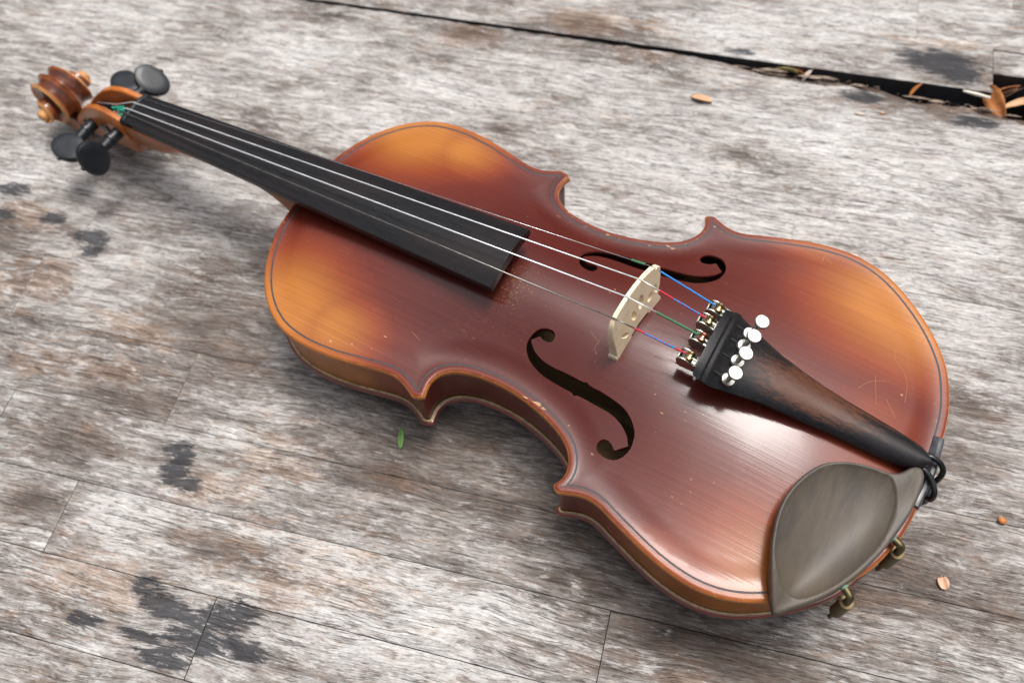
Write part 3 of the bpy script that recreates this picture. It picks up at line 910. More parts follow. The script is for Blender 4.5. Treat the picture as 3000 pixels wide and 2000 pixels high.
# --- neck with heel
rings = []
def uring(x, yc, w, zt_, zb_, n=14, p=2.1):
    pts = [(x, yc + w, zt_)]
    for k_ in range(n + 1):
        a = math.pi * k_ / n
        cx_ = math.cos(a); sx_ = math.sin(a)
        pts.append((x, yc + w * math.copysign(abs(cx_) ** (2 / p), cx_), zt_ - 1.0 - (zt_ - 1.0 - zb_) * abs(sx_) ** (2 / p)))
    pts.append((x, yc - w, zt_))
    return pts
for x, zb_, wf in ((357.2, -36, .66), (361, -36.5, .66), (365, -34, .70), (369, -27, .76), (374, -14, .84), (380, -5.5, .88), (388, -1.2, .90), (400, -.5, .92), (430, -4, .94), (446, -6.8, .97), (450, -9.5, 1), (454, -14, 1), (459, -18.5, 1), (465, -22, 1.02), (473, -25, 1.03), (482, -27, 1.03), (490.4, -28.5, 1.0)):
    xx = min(x, NX)
    zt_ = fz(x) - (fhw(x) ** 2) / 84 - 4.65 if x < NX else fz(NX) - 6.4
    rings.append(uring(x, fyc(xx), fhw(xx) * wf - .25, zt_, zb_))
neck = MB().loft(rings).obj("neck", M_NECK, violin, sharp=50)

# --- peg box: two cheeks and a back
def pb_top(x): return np.interp(x, [488, 495, 505, 515, 525, 535, 545, 552], [1.6, 3.2, 3.6, 1.5, -3.8, -12, -22, -30])
def pb_bot(x): return np.interp(x, [486, 494, 510, 527, 537, 548, 560], [-25.5, -28.5, -31, -33.6, -36.2, -39.5, -42])
def pb_hw(x): return np.interp(x, [486, 500, 515, 530, 545, 560], [12.4, 11.9, 11.0, 9.6, 8.0, 6.8])
YN = fyc(NX)
for s in (1, -1):
    m = MB(); rings = []
    for x in np.linspace(489.6, 551, 22):
        zt_, zb_, w = float(pb_top(x)), float(pb_bot(x)), float(pb_hw(x))
        rings.append([(x, YN + s * (w - 4.6), zt_ - .8), (x, YN + s * (w - 3.8), zt_), (x, YN + s * (w - .9), zt_ - .1), (x, YN + s * w, zt_ - 1.3), (x, YN + s * (w + .5), (zt_ + zb_) / 2), (x, YN + s * (w - .5), zb_ + 2), (x, YN + s * (w - 2.5), zb_), (x, YN + s * (w - 4.8), zb_ + .5)])
    m.loft(rings)
    m.obj("pegbox_cheek", M_NECK, violin, sharp=40)
m = MB(); rings = []
for x in np.linspace(489, 560, 16):
    zb_, w = float(pb_bot(x)), float(pb_hw(x)) - 1.5
    th = 5.5
    rings.append([(x, YN + w, zb_ + th), (x, YN + w, zb_ + .5), (x, YN + w * .5, zb_ - .6), (x, YN, zb_ + .3), (x, YN - w * .5, zb_ - .6), (x, YN - w, zb_ + .5), (x, YN - w, zb_ + th)])
m.loft(rings)
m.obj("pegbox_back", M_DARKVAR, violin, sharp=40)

# --- scroll: spiral sweep, wider towards the eye
SCX, SCZ = 563.6, -20.6
def spiral():
    vsx = []; fsx = []; fm = []
    n = 120
    turns = 2.05
    prof_n = None
    for i in range(n + 1):
        u = i / n
        a = -math.pi / 2 - .55 + u * turns * 2 * math.pi
        r = 25.0 * math.exp(-u * turns * .80) + 1.0
        w = 7.2 + 13.0 * (u ** 1.05)
        if u > .93: w += 1.0
        rin = max(.3, r - 5.5 - 3 * (1 - u))
        ca, sa = math.cos(a), math.sin(a)
        def P(rr, y): return (SCX + rr * ca, YN * .85 + y, SCZ + rr * sa)
        ed = min(2.0, r * .25)
        fl = min(1.7, r * .09) * (1 if u < .8 else .4)
        row = [P(rin, -w + 3.0), P(r - ed - 1.4, -w + .9), P(r - ed, -w), P(r, -w + 1.7)]
        for q in (-.72, -.45, -.18, 0, .18, .45, .72):
            dep = {.72: .7, .45: 1.7, .18: .8, 0: -.5}[abs(q)]
            row.append(P(r - fl * dep, q * w))
        row += [P(r, w - 1.7), P(r - ed, w), P(r - ed - 1.4, w - .9), P(rin, w - 3.0)]
        vsx += row; prof_n = len(row)
    for i in range(n):
        for j in range(prof_n - 1):
            a0 = i * prof_n + j
            fsx.append((a0, a0 + 1, a0 + prof_n + 1, a0 + prof_n))
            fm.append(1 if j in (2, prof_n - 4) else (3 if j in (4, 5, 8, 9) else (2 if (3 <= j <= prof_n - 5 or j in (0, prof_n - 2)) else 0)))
    fsx.append(tuple(range(prof_n))); fm.append(0)
    fsx.append(tuple(n * prof_n + j for j in reversed(range(prof_n)))); fm.append(1)
    return vsx, fsx, fm
a, b, cmt = spiral()
scroll = mesh_obj("scroll", a, b, M_NECK, violin, sharp=45, mats=[M_SCROLL_EDGE, M_DARKVAR, mat_plain('groove_dark', (.10, .026, .012), .35, coat=.7, var=.6, scale=(.12, .12, .12))], fmat=cmt)  # last material: darker tone along the flutes
core = MB().lathe((SCX, YN * .85 - 14, SCZ), (0, 1, 0), [(0, 3.5), (4, 5.0), (14, 7.5), (24, 5.0), (28, 3.5)], 24)
core.obj("scroll_core", M_NECK, scroll)
for s in (1, -1):
    ey = MB().lathe((SCX, YN * .85 + s * 16, SCZ), (0, s, 0), [(0, 4.2), (4.2, 4.0), (5.3, 3.2), (5.8, 1.5), (5.85, .01)], 20)
    ey.obj("scroll_eye", M_SCROLL_EDGE, scroll)

# --- tuning pegs
def peg(x, z, s, ang, reach):
    m = MB()
    wall = float(pb_hw(x))
    y0 = YN + s * (wall + .3)
    ax = (0, s, 0)
    m.lathe((x, y0 - s * (2 * wall + 2), z), ax, [(0, 2.9), (.5, 3.2), (2 * wall + 2, 3.9), (2 * wall + 3 + reach * .35, 3.6), (2 * wall + 3.2 + reach * .35, 4.5), (2 * wall + 5.2 + reach * .35, 4.6), (2 * wall + 5.6 + reach * .35, 3.7), (2 * wall + 4 + reach, 2.9)], 18)
    # flat heart-shaped thumb piece
    yt = y0 + s * (reach + 9.5)
    nrm = Vector((math.sin(ang), 0, math.cos(ang))); u = Vector((0, s, 0)); w = nrm.cross(u)
    rings = []
    H = 17
    outline = []
    for k_ in range(36):
        t = 2 * math.pi * k_ / 36
        cx_, sy_ = math.cos(t), math.sin(t)
        yy = 9.6 * cx_
        half_w = 11.6 * sy_ * (1 + .13 * cx_) 
        outline.append((yy, half_w))
    for h, sc_ in ((-3.6, .55), (-3.5, .75), (-2.9, .93), (-1.2, 1.0), (1.2, 1.0), (2.9, .93), (3.5, .75), (3.6, .55)):
        dish = .0
        rings.append([Vector((x, yt, z)) + u * (a_ * sc_) + w * (b_ * sc_) + nrm * (h * (0.78 + .22 * (1 - (a_ + 9.6) / 19.2))) for a_, b_ in outline])
    m.loft(rings)
    m.lathe((x, yt, z), (0, s, 0), [(9.0, 1.6), (10.4, 1.4), (10.9, .6), (11, .01)], 12)
    return m.obj("tuning_peg", M_PEG, violin, sharp=40)
peg(498.5, -10.5, 1, math.radians(-72), 13)
peg(525.5, -17.5, 1, math.radians(-8), 13)
peg(511, -13.0, -1, math.radians(-34), 11)
peg(534.5, -22.5, -1, math.radians(-5), 9)

# --- bridge
BX = 151.6
def bx_r(z): return 148.3 + (z - 12.5) * .13
def bx_f(z): return 153.2 + (z - 12.5) * .045
byaw = .085
arcf = lambda y: math.sqrt(42 ** 2 - y * y) - 42 + y * .06
def str_y(k): return (17.3, 5.8, -5.8, -17.2)[k]
ZBR = 47.0
fl = lambda y: float(arch(np.array(150.), np.array(y))) - .15 + float(np.interp(abs(y), [0, 30], [0, 0]))
prof = [(20.9, fl(20.9)), (20.8, fl(20) + 2.2), (20.0, fl(20) + 2.8), (20.2, 20), (20.6, 25), (21.2, 34.5), (20.3, 39.5)]
for y in np.linspace(18.6, -19.0, 16): prof.append((y, ZBR + arcf(y) - .1 - (.8 if abs(y) > 18.3 else 0)))
prof += [(-21.3, 38.6), (-22.3, 37.2), (-22.2, 31), (-20.6, 24.5), (-19.0, 20), (-19.4, 17), (-20.8, fl(-20) + 2.2), (-21.0, fl(-21)), (-9.2, fl(-9.2)), (-9.0, fl(-9) + 1.7), (-6.5, 16.6), (0, 17.4), (4.0, 16.6), (6.6, fl(6) + 1.7), (6.8, fl(6.8))]
prof = np.array(prof)
def ell(cy, cz, a_, b_, rot=0, n=14, p=2.0):
    o = []
    for k_ in range(n):
        t = -2 * math.pi * k_ / n
        u = a_ * math.cos(t); w = b_ * math.sin(t)
        o.append((cy + u * math.cos(rot) - w * math.sin(rot), cz + u * math.sin(rot) + w * math.cos(rot)))
    return np.array(o)
holes = [ell(-3.6, 31.5, 2.1, 4.8, .1), ell(3.2, 28.5, 1.8, 3.8, -.25), ell(-11.5, 25.5, 2.3, 2.9, 0), ell(-17.0, 26.0, 1.3, 3.6, -.2), ell(11.8, 23.0, 1.4, 4.3, -.7)]
P = [prof] + holes
cons = []; b = 0
for p in P:
    cons += [(b + i, b + (i + 1) % len(p)) for i in range(len(p))]; b += len(p)
gy, gz = np.meshgrid(np.arange(-22, 22, 2.0), np.arange(10, 48, 2.0))
G = np.stack([gy.ravel(), gz.ravel()], 1)
G = G[inside(G, prof)]; G = G[dist_out(G, prof) > .7]
for h in holes: G = G[(~inside(G, h)) & (dist_out(G, h) > .5)]
vs, es, fs, *_ = delaunay_2d_cdt([Vector(p) for p in np.concatenate(P + [G])], cons, [], 0, 1e-5)
Vq = np.array([(v.x, v.y) for v in vs]); Fq = np.array(list(fs))
cc = Vq[Fq].mean(1); kk = inside(cc, prof)
for h in holes: kk &= ~inside(cc, h)
Fq = Fq[kk]
aq = Vq[Fq]
cr = (aq[:, 1, 0] - aq[:, 0, 0]) * (aq[:, 2, 1] - aq[:, 0, 1]) - (aq[:, 1, 1] - aq[:, 0, 1]) * (aq[:, 2, 0] - aq[:, 0, 0])
Fq[cr < 0] = Fq[cr < 0][:, ::-1]
nV = len(Vq)
vfront = [(bx_f(z) + byaw * y, y, z) for y, z in Vq]
vrear = [(bx_r(z) + byaw * y, y, z) for y, z in Vq]
ed_ = {}
for f in Fq:
    for i in range(3): ed_[(int(f[i]), int(f[(i + 1) % 3]))] = 1
side = [(b_, a_, a_ + nV, b_ + nV) for (a_, b_) in ed_ if (b_, a_) not in ed_]
fc = [tuple(int(i) for i in f) for f in Fq] + [tuple(int(i) + nV for i in f[::-1]) for f in Fq] + side
bridge = mesh_obj("bridge", vfront + vrear, fc, M_MAPLE, violin, sharp=30)
bevel(bridge, .22, 1, 50)

# --- tailpiece
TX = [113.6, 112.8, 110, 108.8, 107.6, 106.4, 105.2, 100, 93, 82, 70, 58, 46, 34, 24, 15, 9, 5.5, 4.2]
TWG = [18.9, 19.6, 20.0, 20.1, 20.3, 20.3, 20.1, 18.6, 16.6, 13.6, 11.7, 10.3, 9.3, 8.6, 8.1, 7.2, 5.8, 3.8, 1.8]
def tzc(x): return float(np.interp(x, [4, 60, 95, 113.5], [10.3, 20.2, 28.6, 34.3]))
rings = []; worn = []
for x, w in zip(TX, TWG):
    cam_h = float(np.interp(x, [4, 15, 60, 100, 114], [3.2, 5.2, 5.5, 5.2, 5.0]))
    rid = 1.1 if 106 < x < 109.2 else 0
    yc = float(np.interp(x, [4, 114], [-.6, .3]))
    pts = []
    for k_ in range(17):
        s = -1 + k_ / 8
        z = tzc(x) - cam_h * (1 - math.sqrt(max(0, 1 - (s * .93) ** 2))) * 1.25 + rid
        pts.append((x, yc + s * w, z))
        edge = abs(s)
        worn.append(max(0, 1.05 - abs(x - 62) / 55) * (1 - .8 * edge ** 2) + (.25 if s < -.5 and 20 < x < 80 else 0) - (1 if x > 98 else 0))
    zl = pts[-1][2] - rid
    th = float(np.interp(x, [4, 15, 60, 114], [3.0, 4.0, 4.2, 3.6]))
    for s in (.92, .5, 0, -.5, -.92):
        pts.append((x, yc + s * w, zl - th + (1 - abs(s)) * 1.5)); worn.append(0)
    rings.append(pts)
tp = MB().loft(rings)
tail = tp.obj("tailpiece", M_TAIL, violin, sharp=40, attrs={'worn': worn})
# string slots: raised strips, their black standing in for the recess shade
SY = [15.0, 4.6, -5.4, -14.6]
def tz_at(x, y):
    w = float(np.interp(x, TX[::-1], TWG[::-1])); cam_h = 5.1
    s = min(.99, abs((y - .25) / w))
    return tzc(x) - cam_h * (1 - math.sqrt(1 - (s * .93) ** 2)) * 1.25
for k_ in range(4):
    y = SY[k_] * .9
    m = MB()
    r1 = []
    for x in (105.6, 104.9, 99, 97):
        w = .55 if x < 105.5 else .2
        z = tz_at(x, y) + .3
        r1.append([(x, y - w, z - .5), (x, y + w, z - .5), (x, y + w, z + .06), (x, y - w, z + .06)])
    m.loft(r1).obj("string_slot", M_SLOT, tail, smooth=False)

# --- fine tuners (G, D, A, E)
STEND = [(121.8, 11.6, 29.6), (120.6, 1.0, 31.5), (121.3, -8.8, 31.5), (120.2, -17.6, 30.5)]
HEADZ = [37.6, 40.5, 42.6, 43.6]
HEADXY = [(96.0, 14.2), (95.6, 4.4), (95.6, -4.4), (95.2, -12.4)]
for k_ in range(4):
    hx, hy = HEADXY[k_]; hz = HEADZ[k_]
    sx, sy, sz = STEND[k_]
    cz = tz_at(97, hy) + 2.0
    axis = Vector((-.24, 0, 1)).normalized()
    # body: bracket from under the tailpiece edge out to the string, in bent sheet metal
    m = MB()
    W = 3.1
    topz = sz + 1.2
    for sgn in (-1, 1):                                     # two cheeks of the lever
        y = sy + sgn * (W - .4)
        prof2 = [(sx - 7.5, topz - 6.5), (sx - 7.5, topz - 3.2), (sx - 4.6, topz - 1.6), (sx - 3.2, topz - .6), (sx - 1.2, topz), (sx + .8, topz - .5), (sx + 1.8, topz - 2.2), (sx + 1.6, topz - 5.0), (sx - .5, topz - 8.2)]
        rr = [[(px, y - .4, pz) for px, pz in prof2], [(px, y + .4, pz) for px, pz in prof2]]
        m.loft(rr)
    m.box((sx - 3.0, sy, topz - 7.2), (9.5, 2 * W, .8), Matrix.Rotation(-.12, 3, 'Y'))
    m.box((sx + 1.2, sy, topz - 4.6), (.8, 2 * W, 4.4), Matrix.Rotation(.2, 3, 'Y'))
    m.box((sx - 8.8, sy, topz - 3.5), (4.6, 2 * W - .6, .9), Matrix.Rotation(-.35, 3, 'Y'))
    m.box((sx - 5.4, sy - .2, topz - 2.4), (4.4, 1.5, 1.0), Matrix.Rotation(-.30, 3, 'Y'))
    m.box((sx - 13, hy * .3 + sy * .7, tz_at(108, sy) - 5.2), (20, 2.2, 1.1), Matrix.Rotation(-.17, 3, 'Y'))
    ft = m.obj("fine_tuner", M_NICKEL, violin, sharp=35)
    bevel(ft, .22, 2, 35)
    # string ball held in the hook
    bm_ = MB()
    bmat = M_COPPER if k_ == 1 else M_BRASS
    bm_.lathe((sx - 3.6, sy - 2.1, topz - 1.0), (0, 1, 0), [(0, .9), (0.01, 1.9), (1.0, 2.1), (1.7, 1.3), (2.4, 1.3), (3.1, 2.1), (4.2, 1.9), (4.21, .9)], 18)
    bm_.obj("string_ball", bmat, ft)
    # collar on the tailpiece and knurled screw
    cpos = Vector((hx + .24 * (hz - cz) + .3, hy * .98 + .1, cz))
    cl = MB().lathe(cpos, axis, [(-2.4, 1.6), (-2.0, 2.9), (-1.0, 3.1), (-.5, 3.35), (.5, 3.35), (.9, 3.0), (1.0, 1.6)], 30, knurl=.02)
    cl.obj("collar_nut", M_NICKEL, ft, sharp=30)
    sc = MB()
    L = (Vector((hx, hy, hz)) - cpos).length
    prof3 = [(0, 1.15)]
    nthr = max(2, int(L / .7))
    for q in range(nthr): prof3 += [(.8 + q * (L - 1.8) / nthr, 1.15), (.8 + (q + .5) * (L - 1.8) / nthr, .9)]
    prof3 += [(L - .9, 1.2), (L - .8, 3.1), (L - .5, 3.4), (L + .7, 3.4), (L + .95, 3.1), (L + .97, .01)]
    sc.lathe(cpos, axis, prof3, 36, knurl=.035)
    sc.obj("thumb_screw", M_NICKEL, ft, sharp=30)

# --- strings
RAD = [.34, .35, .33, .15]
MATS = [M_STRG, M_STR, M_STR, M_STRE]
NY = [5.6, 2.3, -3.3, -8.6]
PEGS = [(498.5, 2, -10.5), (525.5, 1, -17.5), (534, -5, -19.5), (508.5, -6, -9.5)]
for k_ in range(4):
    y = str_y(k_)
    bz_ = ZBR + arcf(y) + .25
    bt = Vector((BX + 1.3 + byaw * y, y, bz_))
    nz = fz(NX) + math.sqrt(42 ** 2 - NY[k_] ** 2 * .9) - 42 + 1.1
    nt = Vector((NX + 1.5, NY[k_], nz))
    pg = Vector(PEGS[k_])
    e0 = Vector(STEND[k_]) + Vector((-1.5, 0, 1.6))
    s_ = MB()
    s_.tube([bt + Vector((-.2, 0, 0)), bt.lerp(nt, .33), bt.lerp(nt, .66), nt, nt + Vector((3.2, 0, -.9)), nt.lerp(pg, .5), pg + Vector((0, 0, 3.6))], RAD[k_], 10)
    st = s_.obj("string", MATS[k_], violin, sharp=None)
    st['label'] = ["dark tarnished thickest string nearest the chin rest side", "bright thick string second from the chin rest side", "bright string third from the chin rest side", "thin plain steel string on the far side"][k_]
    # after-length with silk wrapping
    L = (e0 - bt).length
    rr_ = max(.38, RAD[k_]) + .10
    if k_ == 0: segs = [(0, .27, M_STRG, RAD[0], "string_afterlength"), (.27, .42, M_RED, rr_, "silk_winding"), (.42, .84, M_BLUE, rr_, "silk_winding"), (.84, 1.0, M_RED, rr_ + .1, "silk_winding")]
    if k_ == 1: segs = [(0, .40, M_STR, RAD[1], "string_afterlength"), (.40, 1.0, M_GREEN, rr_ + .15, "silk_winding")]
    if k_ == 2: segs = [(0, .28, M_STR, RAD[2], "string_afterlength"), (.28, .50, M_RED, rr_, "silk_winding"), (.50, .90, M_BLUE, rr_, "silk_winding"), (.90, 1.0, M_RED, rr_ + .1, "silk_winding")]
    if k_ == 3: segs = [(0, .12, M_STRE, RAD[3], "string_afterlength"), (.12, 1.0, M_BLUE, .50, "silk_winding")]
    for a0, a1, mt, rr2, nm in segs:
        n_ = 2 if nm != "silk_winding" else max(3, int((a1 - a0) * L / .45))
        q0, q1 = bt.lerp(e0, a0), bt.lerp(e0, a1)
        pts = [q0.lerp(q1, i / (n_ - 1)) for i in range(n_)] if n_ > 2 else [q0, q1]
        rads = [rr2 * (1 if i % 2 else .88) for i in range(len(pts))]
        MB().tube(pts, rads, 10).obj(nm, mt, st, sharp=None)
    if k_ in (0, 2):                                         # the blue silk shows red threads
        for q in range(7):
            t0 = (.45 if k_ == 0 else .54) + q * .052
            p0 = bt.lerp(e0, t0); p1 = bt.lerp(e0, t0 + .012)
            MB().tube([p0, p1], rr_ + .03, 10).obj("red_thread", M_RED, st, sharp=None)
    if k_ == 3:
        MB().tube([bt.lerp(nt, .012), bt.lerp(nt, .033)], .62, 12).obj("string_sleeve", M_GREEN, st)
# teal silk on the strings at the peg box
for p0, p1, r_ in (((491, 3.2, 5.2), (505, 1.5, -2), 1.0), ((492, 5.6, 3.5), (501, 4.2, -4), .9), ((494, 0.5, 4.0), (504, 2.5, .6), .8), ((493, 5.8, 2.6), (497, 6.5, -2.6), 1.2)):
    P0, P1 = Vector(p0), Vector(p1)
    MB().tube([P0.lerp(P1, i / 9) for i in range(10)], [r_ * (1 if i % 2 else .75) for i in range(10)], 8).obj("silk_winding", M_TEAL, violin)

# --- tail gut over the saddle
for pts in ([(7.5, -3.4, 7.0), (3.5, -4.0, 7.2), (-.3, -3.8, 5.9), (-3.2, -2.4, 3.2), (-3.6, -.2, 0.5), (-3.0, 1.2, -4), (-2.8, 1.6, -12), (-3, 1.2, -18)],
            [(7.5, 2.6, 6.8), (4.0, 3.4, 6.4), (.4, 5.4, 5.0), (-3.0, 8.8, 2.6), (-3.8, 10.6, -1), (-3.6, 9.5, -6), (-3.2, 6, -13), (-3, 3, -19)]):
    MB().tube([tuple(p) for p in catmull(pts, 5)], 1.35, 12).obj("tail_gut", M_BLACK, violin, sharp=None)

# --- chin rest
CH = [(39.7,93.9,5.0),(42.8,89.5,8.0),(45.6,84.2,11.0),(49.4,76.8,14.0),(52.1,69.7,15.0),(54.2,61.5,16.0),(55.1,54.6,16.5),(54.9,47.8,17.0),(53.6,41.3,17.0),(51.5,35.1,17.0),(48.7,29.4,16.5),(45.3,24.8,16.0),(40.7,21.5,16.0),(35.7,18.8,15.5),(30.4,16.9,15.0),(25.3,15.5,14.0),(21.4,15.0,13.5),(18.2,14.2,13.0),(14.8,12.2,12.5),(12.7,9.5,12.0),(11.2,7.4,12.0),(9.2,5.7,11.5),(7.0,5.2,11.0),(5.1,6.7,11.0),(4.1,9.9,11.0),(3.7,14.5,10.5),(3.6,19.8,10.0),(4.3,27.4,10.0),(5.4,33.8,9.5),(6.8,40.0,9.0),(8.4,46.5,9.0),(10.4,52.7,8.5),(13.3,60.1,8.5),(16.7,67.0,8.0),(20.5,73.5,7.5),(24.8,79.3,7.0),(29.8,85.1,6.5),(34.7,90.1,5.5),(38.0,93.4,5.0)]
BW = [(19.2,14.8),(15.7,16.9),(12.6,20.9),(10.4,26.2),(9.4,31.0),(9.5,36.8),(10.2,43.5),(11.9,50.7),(14.7,58.3),(17.9,65.6),(21.4,71.8),(25.5,77.6),(29.7,82.0),(33.6,84.5),(38.0,85.0),(42.0,83.2),(45.0,79.8)]
chp = catmull(CH + [CH[0]], 5)[:-1]
CHO = chp[:, :2]; CHZ = chp[:, 2]
# the bowl boundary: BW, closed along the inner rim just inside the outline
inner = [(p[0] - .9 * (1 if p[0] > 45 else .4), p[1] + (.9 if p[1] < 40 else 0)) for p in CH[3:18]]
BWP = catmull(list(BW) + [(48.0, 76.0)] + inner[1:] + [BW[0]], 4)[:-1]
A_ = np.roll(CHO, 1, axis=0); B_ = np.roll(CHO, -1, axis=0)
tt = B_ - A_; tt /= np.linalg.norm(tt, axis=1)[:, None]
nr = np.stack([-tt[:, 1], tt[:, 0]], 1)
if not inside(CHO[40:41] + nr[40:41], CHO)[0]: nr = -nr
rp = []
for d_ in (.35, .9, 1.6):
    p = CHO + nr * d_
    kq = inside(p, CHO) & (dist_out(p, CHO) > d_ * .97)
    rp.append(p[kq])
gx, gy = np.meshgrid(np.arange(2, 57, .85), np.arange(4, 96, .85))
G = np.stack([gx.ravel(), gy.ravel()], 1); G = G[inside(G, CHO)]; G = G[dist_out(G, CHO) > 2.1]
pts = np.concatenate([CHO] + rp + [G])
cons = [(i, (i + 1) % len(CHO)) for i in range(len(CHO))]
vs, es, fs, *_ = delaunay_2d_cdt([Vector(p) for p in pts], cons, [], 0, 1e-5)
Vc = np.array([(v.x, v.y) for v in vs]); Fq = np.array(list(fs)); Fq = Fq[inside(Vc[Fq].mean(1), CHO)]
aq = Vc[Fq]
cr = (aq[:, 1, 0] - aq[:, 0, 0]) * (aq[:, 2, 1] - aq[:, 0, 1]) - (aq[:, 1, 1] - aq[:, 0, 1]) * (aq[:, 2, 0] - aq[:, 0, 0])
Fq = Fq[np.abs(cr) > 1e-7]; cr = cr[np.abs(cr) > 1e-7]
Fq[cr < 0] = Fq[cr < 0][:, ::-1]
BWN = np.roll(BWP, -1, axis=0); BWM = (BWP + BWN) / 2; BWL = np.linalg.norm(BWN - BWP, axis=1)
def rest_height(P):
    # smooth interpolation of rim heights (inverse distance) then bowl and rounding
    q = P[:, None, :] - CHO[None]
    d2 = (q ** 2).sum(2) + 1.0
    w = 1 / d2 ** 1.5
    z = (w * CHZ).sum(1) / w.sum(1)
    dO = dist_out(P, CHO)
    inb = inside(P, BWP); dB = dist_out(P, BWP)
    sd = np.where(inb, dB, -dB)
    S = (BWL / (((P[:, None, :] - BWM[None]) ** 2).sum(2) + .3) ** 2).sum(1)
    sdis = (math.pi / 2 / S) ** (1 / 3)                      # rounded distance from the rim, no creases
    sdis = np.where(inb, sdis, 0)
    bowl = 8.5 * (1 - np.exp(-sdis / 8.0))
    z = z - bowl * sm((sd + .2) / 1.6)
    ridge = np.where(~inb, np.clip(dB, 0, 6) * .06, 0)
    z = z + ridge
    z = z - 1.5 * (1 - np.sqrt(np.clip(1 - (1 - np.clip(dO / 1.6, 0, 1)) ** 2, 0, 1)))
    return z
zc = rest_height(Vc)
dC = dist_out(Vc, CHO)
nearest = np.argmin(((Vc[:, None, :] - CHO[None]) ** 2).sum(2), axis=1)
# underside: hangs close under the bowl, sits on the rim of the violin on the outer side
dV = dist_out(Vc, OUT)
outer = sm((16 - dV) / 8.0)
zu = np.minimum(zc - 3.2, zc * 0 + 9.0)
zu = np.where(dC < 2.5, zc - 3.4, zu)
foot = ztop(Vc[:, 0], Vc[:, 1], dV) + .9
zu = zu * (1 - outer) + np.minimum(zu, foot + .2) * outer
zu = np.minimum(zu, zc - 1.0)
vr, fr = solid_plate(Vc, Fq, zc, zu)
rest = mesh_obj("chin_rest", vr, fr, M_REST, violin, sharp=None)
e = .2
gx1 = (rest_height(Vc + [e, 0]) - rest_height(Vc - [e, 0])) / (2 * e)
gy1 = (rest_height(Vc + [0, e]) - rest_height(Vc - [0, e])) / (2 * e)
nn = np.column_stack([-gx1, -gy1, np.ones(len(Vc))]); nn /= np.linalg.norm(nn, axis=1)[:, None]
me = rest.data
ln = np.zeros((len(me.loops), 3), np.float32)
vi = np.empty(len(me.loops), np.int32); me.loops.foreach_get('vertex_index', vi)
lt = np.zeros(len(me.loops), bool); lt[:len(Fq) * 3] = True
use = lt & (dC[np.clip(vi, 0, len(Vc) - 1)] > .3)
ln[use] = nn[vi[use]]
me.normals_split_custom_set([tuple(v) for v in ln])
# clamps
for (px, py), (ox, oy) in (((6.6, 39.0), (-1.9, .75)), ((17.8, 69.2), (-1.65, 1.15))):
    o2 = Vector((ox, oy, 0)).normalized()
    b0 = Vector((px, py, 4.6))
    q = [b0 + o2 * -2, b0 + o2 * 1.5, b0 + o2 * 4.6 + Vector((0, 0, -.4)), b0 + o2 * 5.3 + Vector((0, 0, -2.6)), b0 + o2 * 5.4 + Vector((0, 0, -6)), b0 + o2 * 5.4 + Vector((0, 0, -8.5))]
    hook = MB().tube([tuple(p) for p in catmull([tuple(v) for v in q], 5)], 1.75, 12)
    hk = hook.obj("clamp_hook", M_OLDBRASS, rest, sharp=None)
    MB().tube([b0 + o2 * -1.2, b0 + o2 * .9], 1.95, 12).obj("verdigris_patch", M_VERD, rest)
    cb_ = b0 + o2 * 5.4 + Vector((0, 0, -7.2))
    brl = MB().lathe(cb_, (0, 0, -1), [(0, 2.2), (.2, 3.1), (.9, 3.2), (1.2, 2.8), (1.6, 3.1), (18, 3.1), (18.4, 2.6), (18.8, 1.1), (30, 1.1)], 22)
    brl.obj("clamp_barrel", M_OLDBRASS, rest, sharp=35)

# ================================================================== leaves and debris on the deck
def leaf_mat(name, c1, c2):
    t = NT(name)
    n = t.noise(t.map((.25, .25, .25)), 1, 5, .65)
    t.set(Base_Color=t.mix(t.rng(n, .35, .65), c1, c2), Roughness=.55)
    return t.m
LM = {'green': leaf_mat("green_leaf", (.10, .22, .05), (.16, .32, .08)), 'rust': leaf_mat("rust_leaf", (.36, .11, .03), (.60, .24, .07)),
      'tan': leaf_mat("tan_leaf", (.45, .24, .12), (.62, .38, .22)), 'olive': leaf_mat("olive_leaf", (.30, .24, .09), (.45, .38, .16)),
      'grey': leaf_mat("grey_leaf", (.50, .42, .36), (.65, .58, .50)), 'dark': leaf_mat("dark_leaf", (.05, .025, .015), (.14, .06, .03)),
      'pink': leaf_mat("pinkish_leaf", (.50, .27, .17), (.66, .40, .27))}
def leaf(name, loc, length, width, yaw, tilt, roll, mat, label, curl=.25, notch=0.0, base=.12):
    m = MB(); n = 12; rows = []
    for i in range(n + 1):
        t = i / n
        w = width / 2 * (math.sin(math.pi * min(1, (t * (1 - base) + base * .5)) ** .85) ** .8 + .03)
        row = []
        for s in (-1, -.5, 0, .5, 1):
            x = length * (t - .5) - (notch * length * abs(s) if t == 1 else 0)
            z = curl * width * (abs(s) ** 2) * .6 + curl * length * .25 * math.sin(math.pi * t) + .12 * mnoise.noise(Vector((t * 5, s * 2, length)))
            row.append((x, s * w, z - (.15 if s == 0 else 0)))
        rows.append(row)
    vs_ = [p for r in rows for p in r]
    fs_ = [(i * 5 + j, i * 5 + j + 1, (i + 1) * 5 + j + 1, (i + 1) * 5 + j) for i in range(n) for j in range(4)]
    m.add(vs_, fs_)
    o = m.obj(name, mat, None, sharp=None)
    so = o.modifiers.new("thickness", 'SOLIDIFY'); so.thickness = .25 * MM
    o.location = Vector(loc) * MM
    o.rotation_euler = (roll, tilt, yaw)
    stalk = MB().tube([(-length * .5 + .3, 0, 0), (-length * .62, .3, .2)], .25, 6)
    stalk.obj("stalk", mat, o)
    tag(o, label, "leaf")
    return o
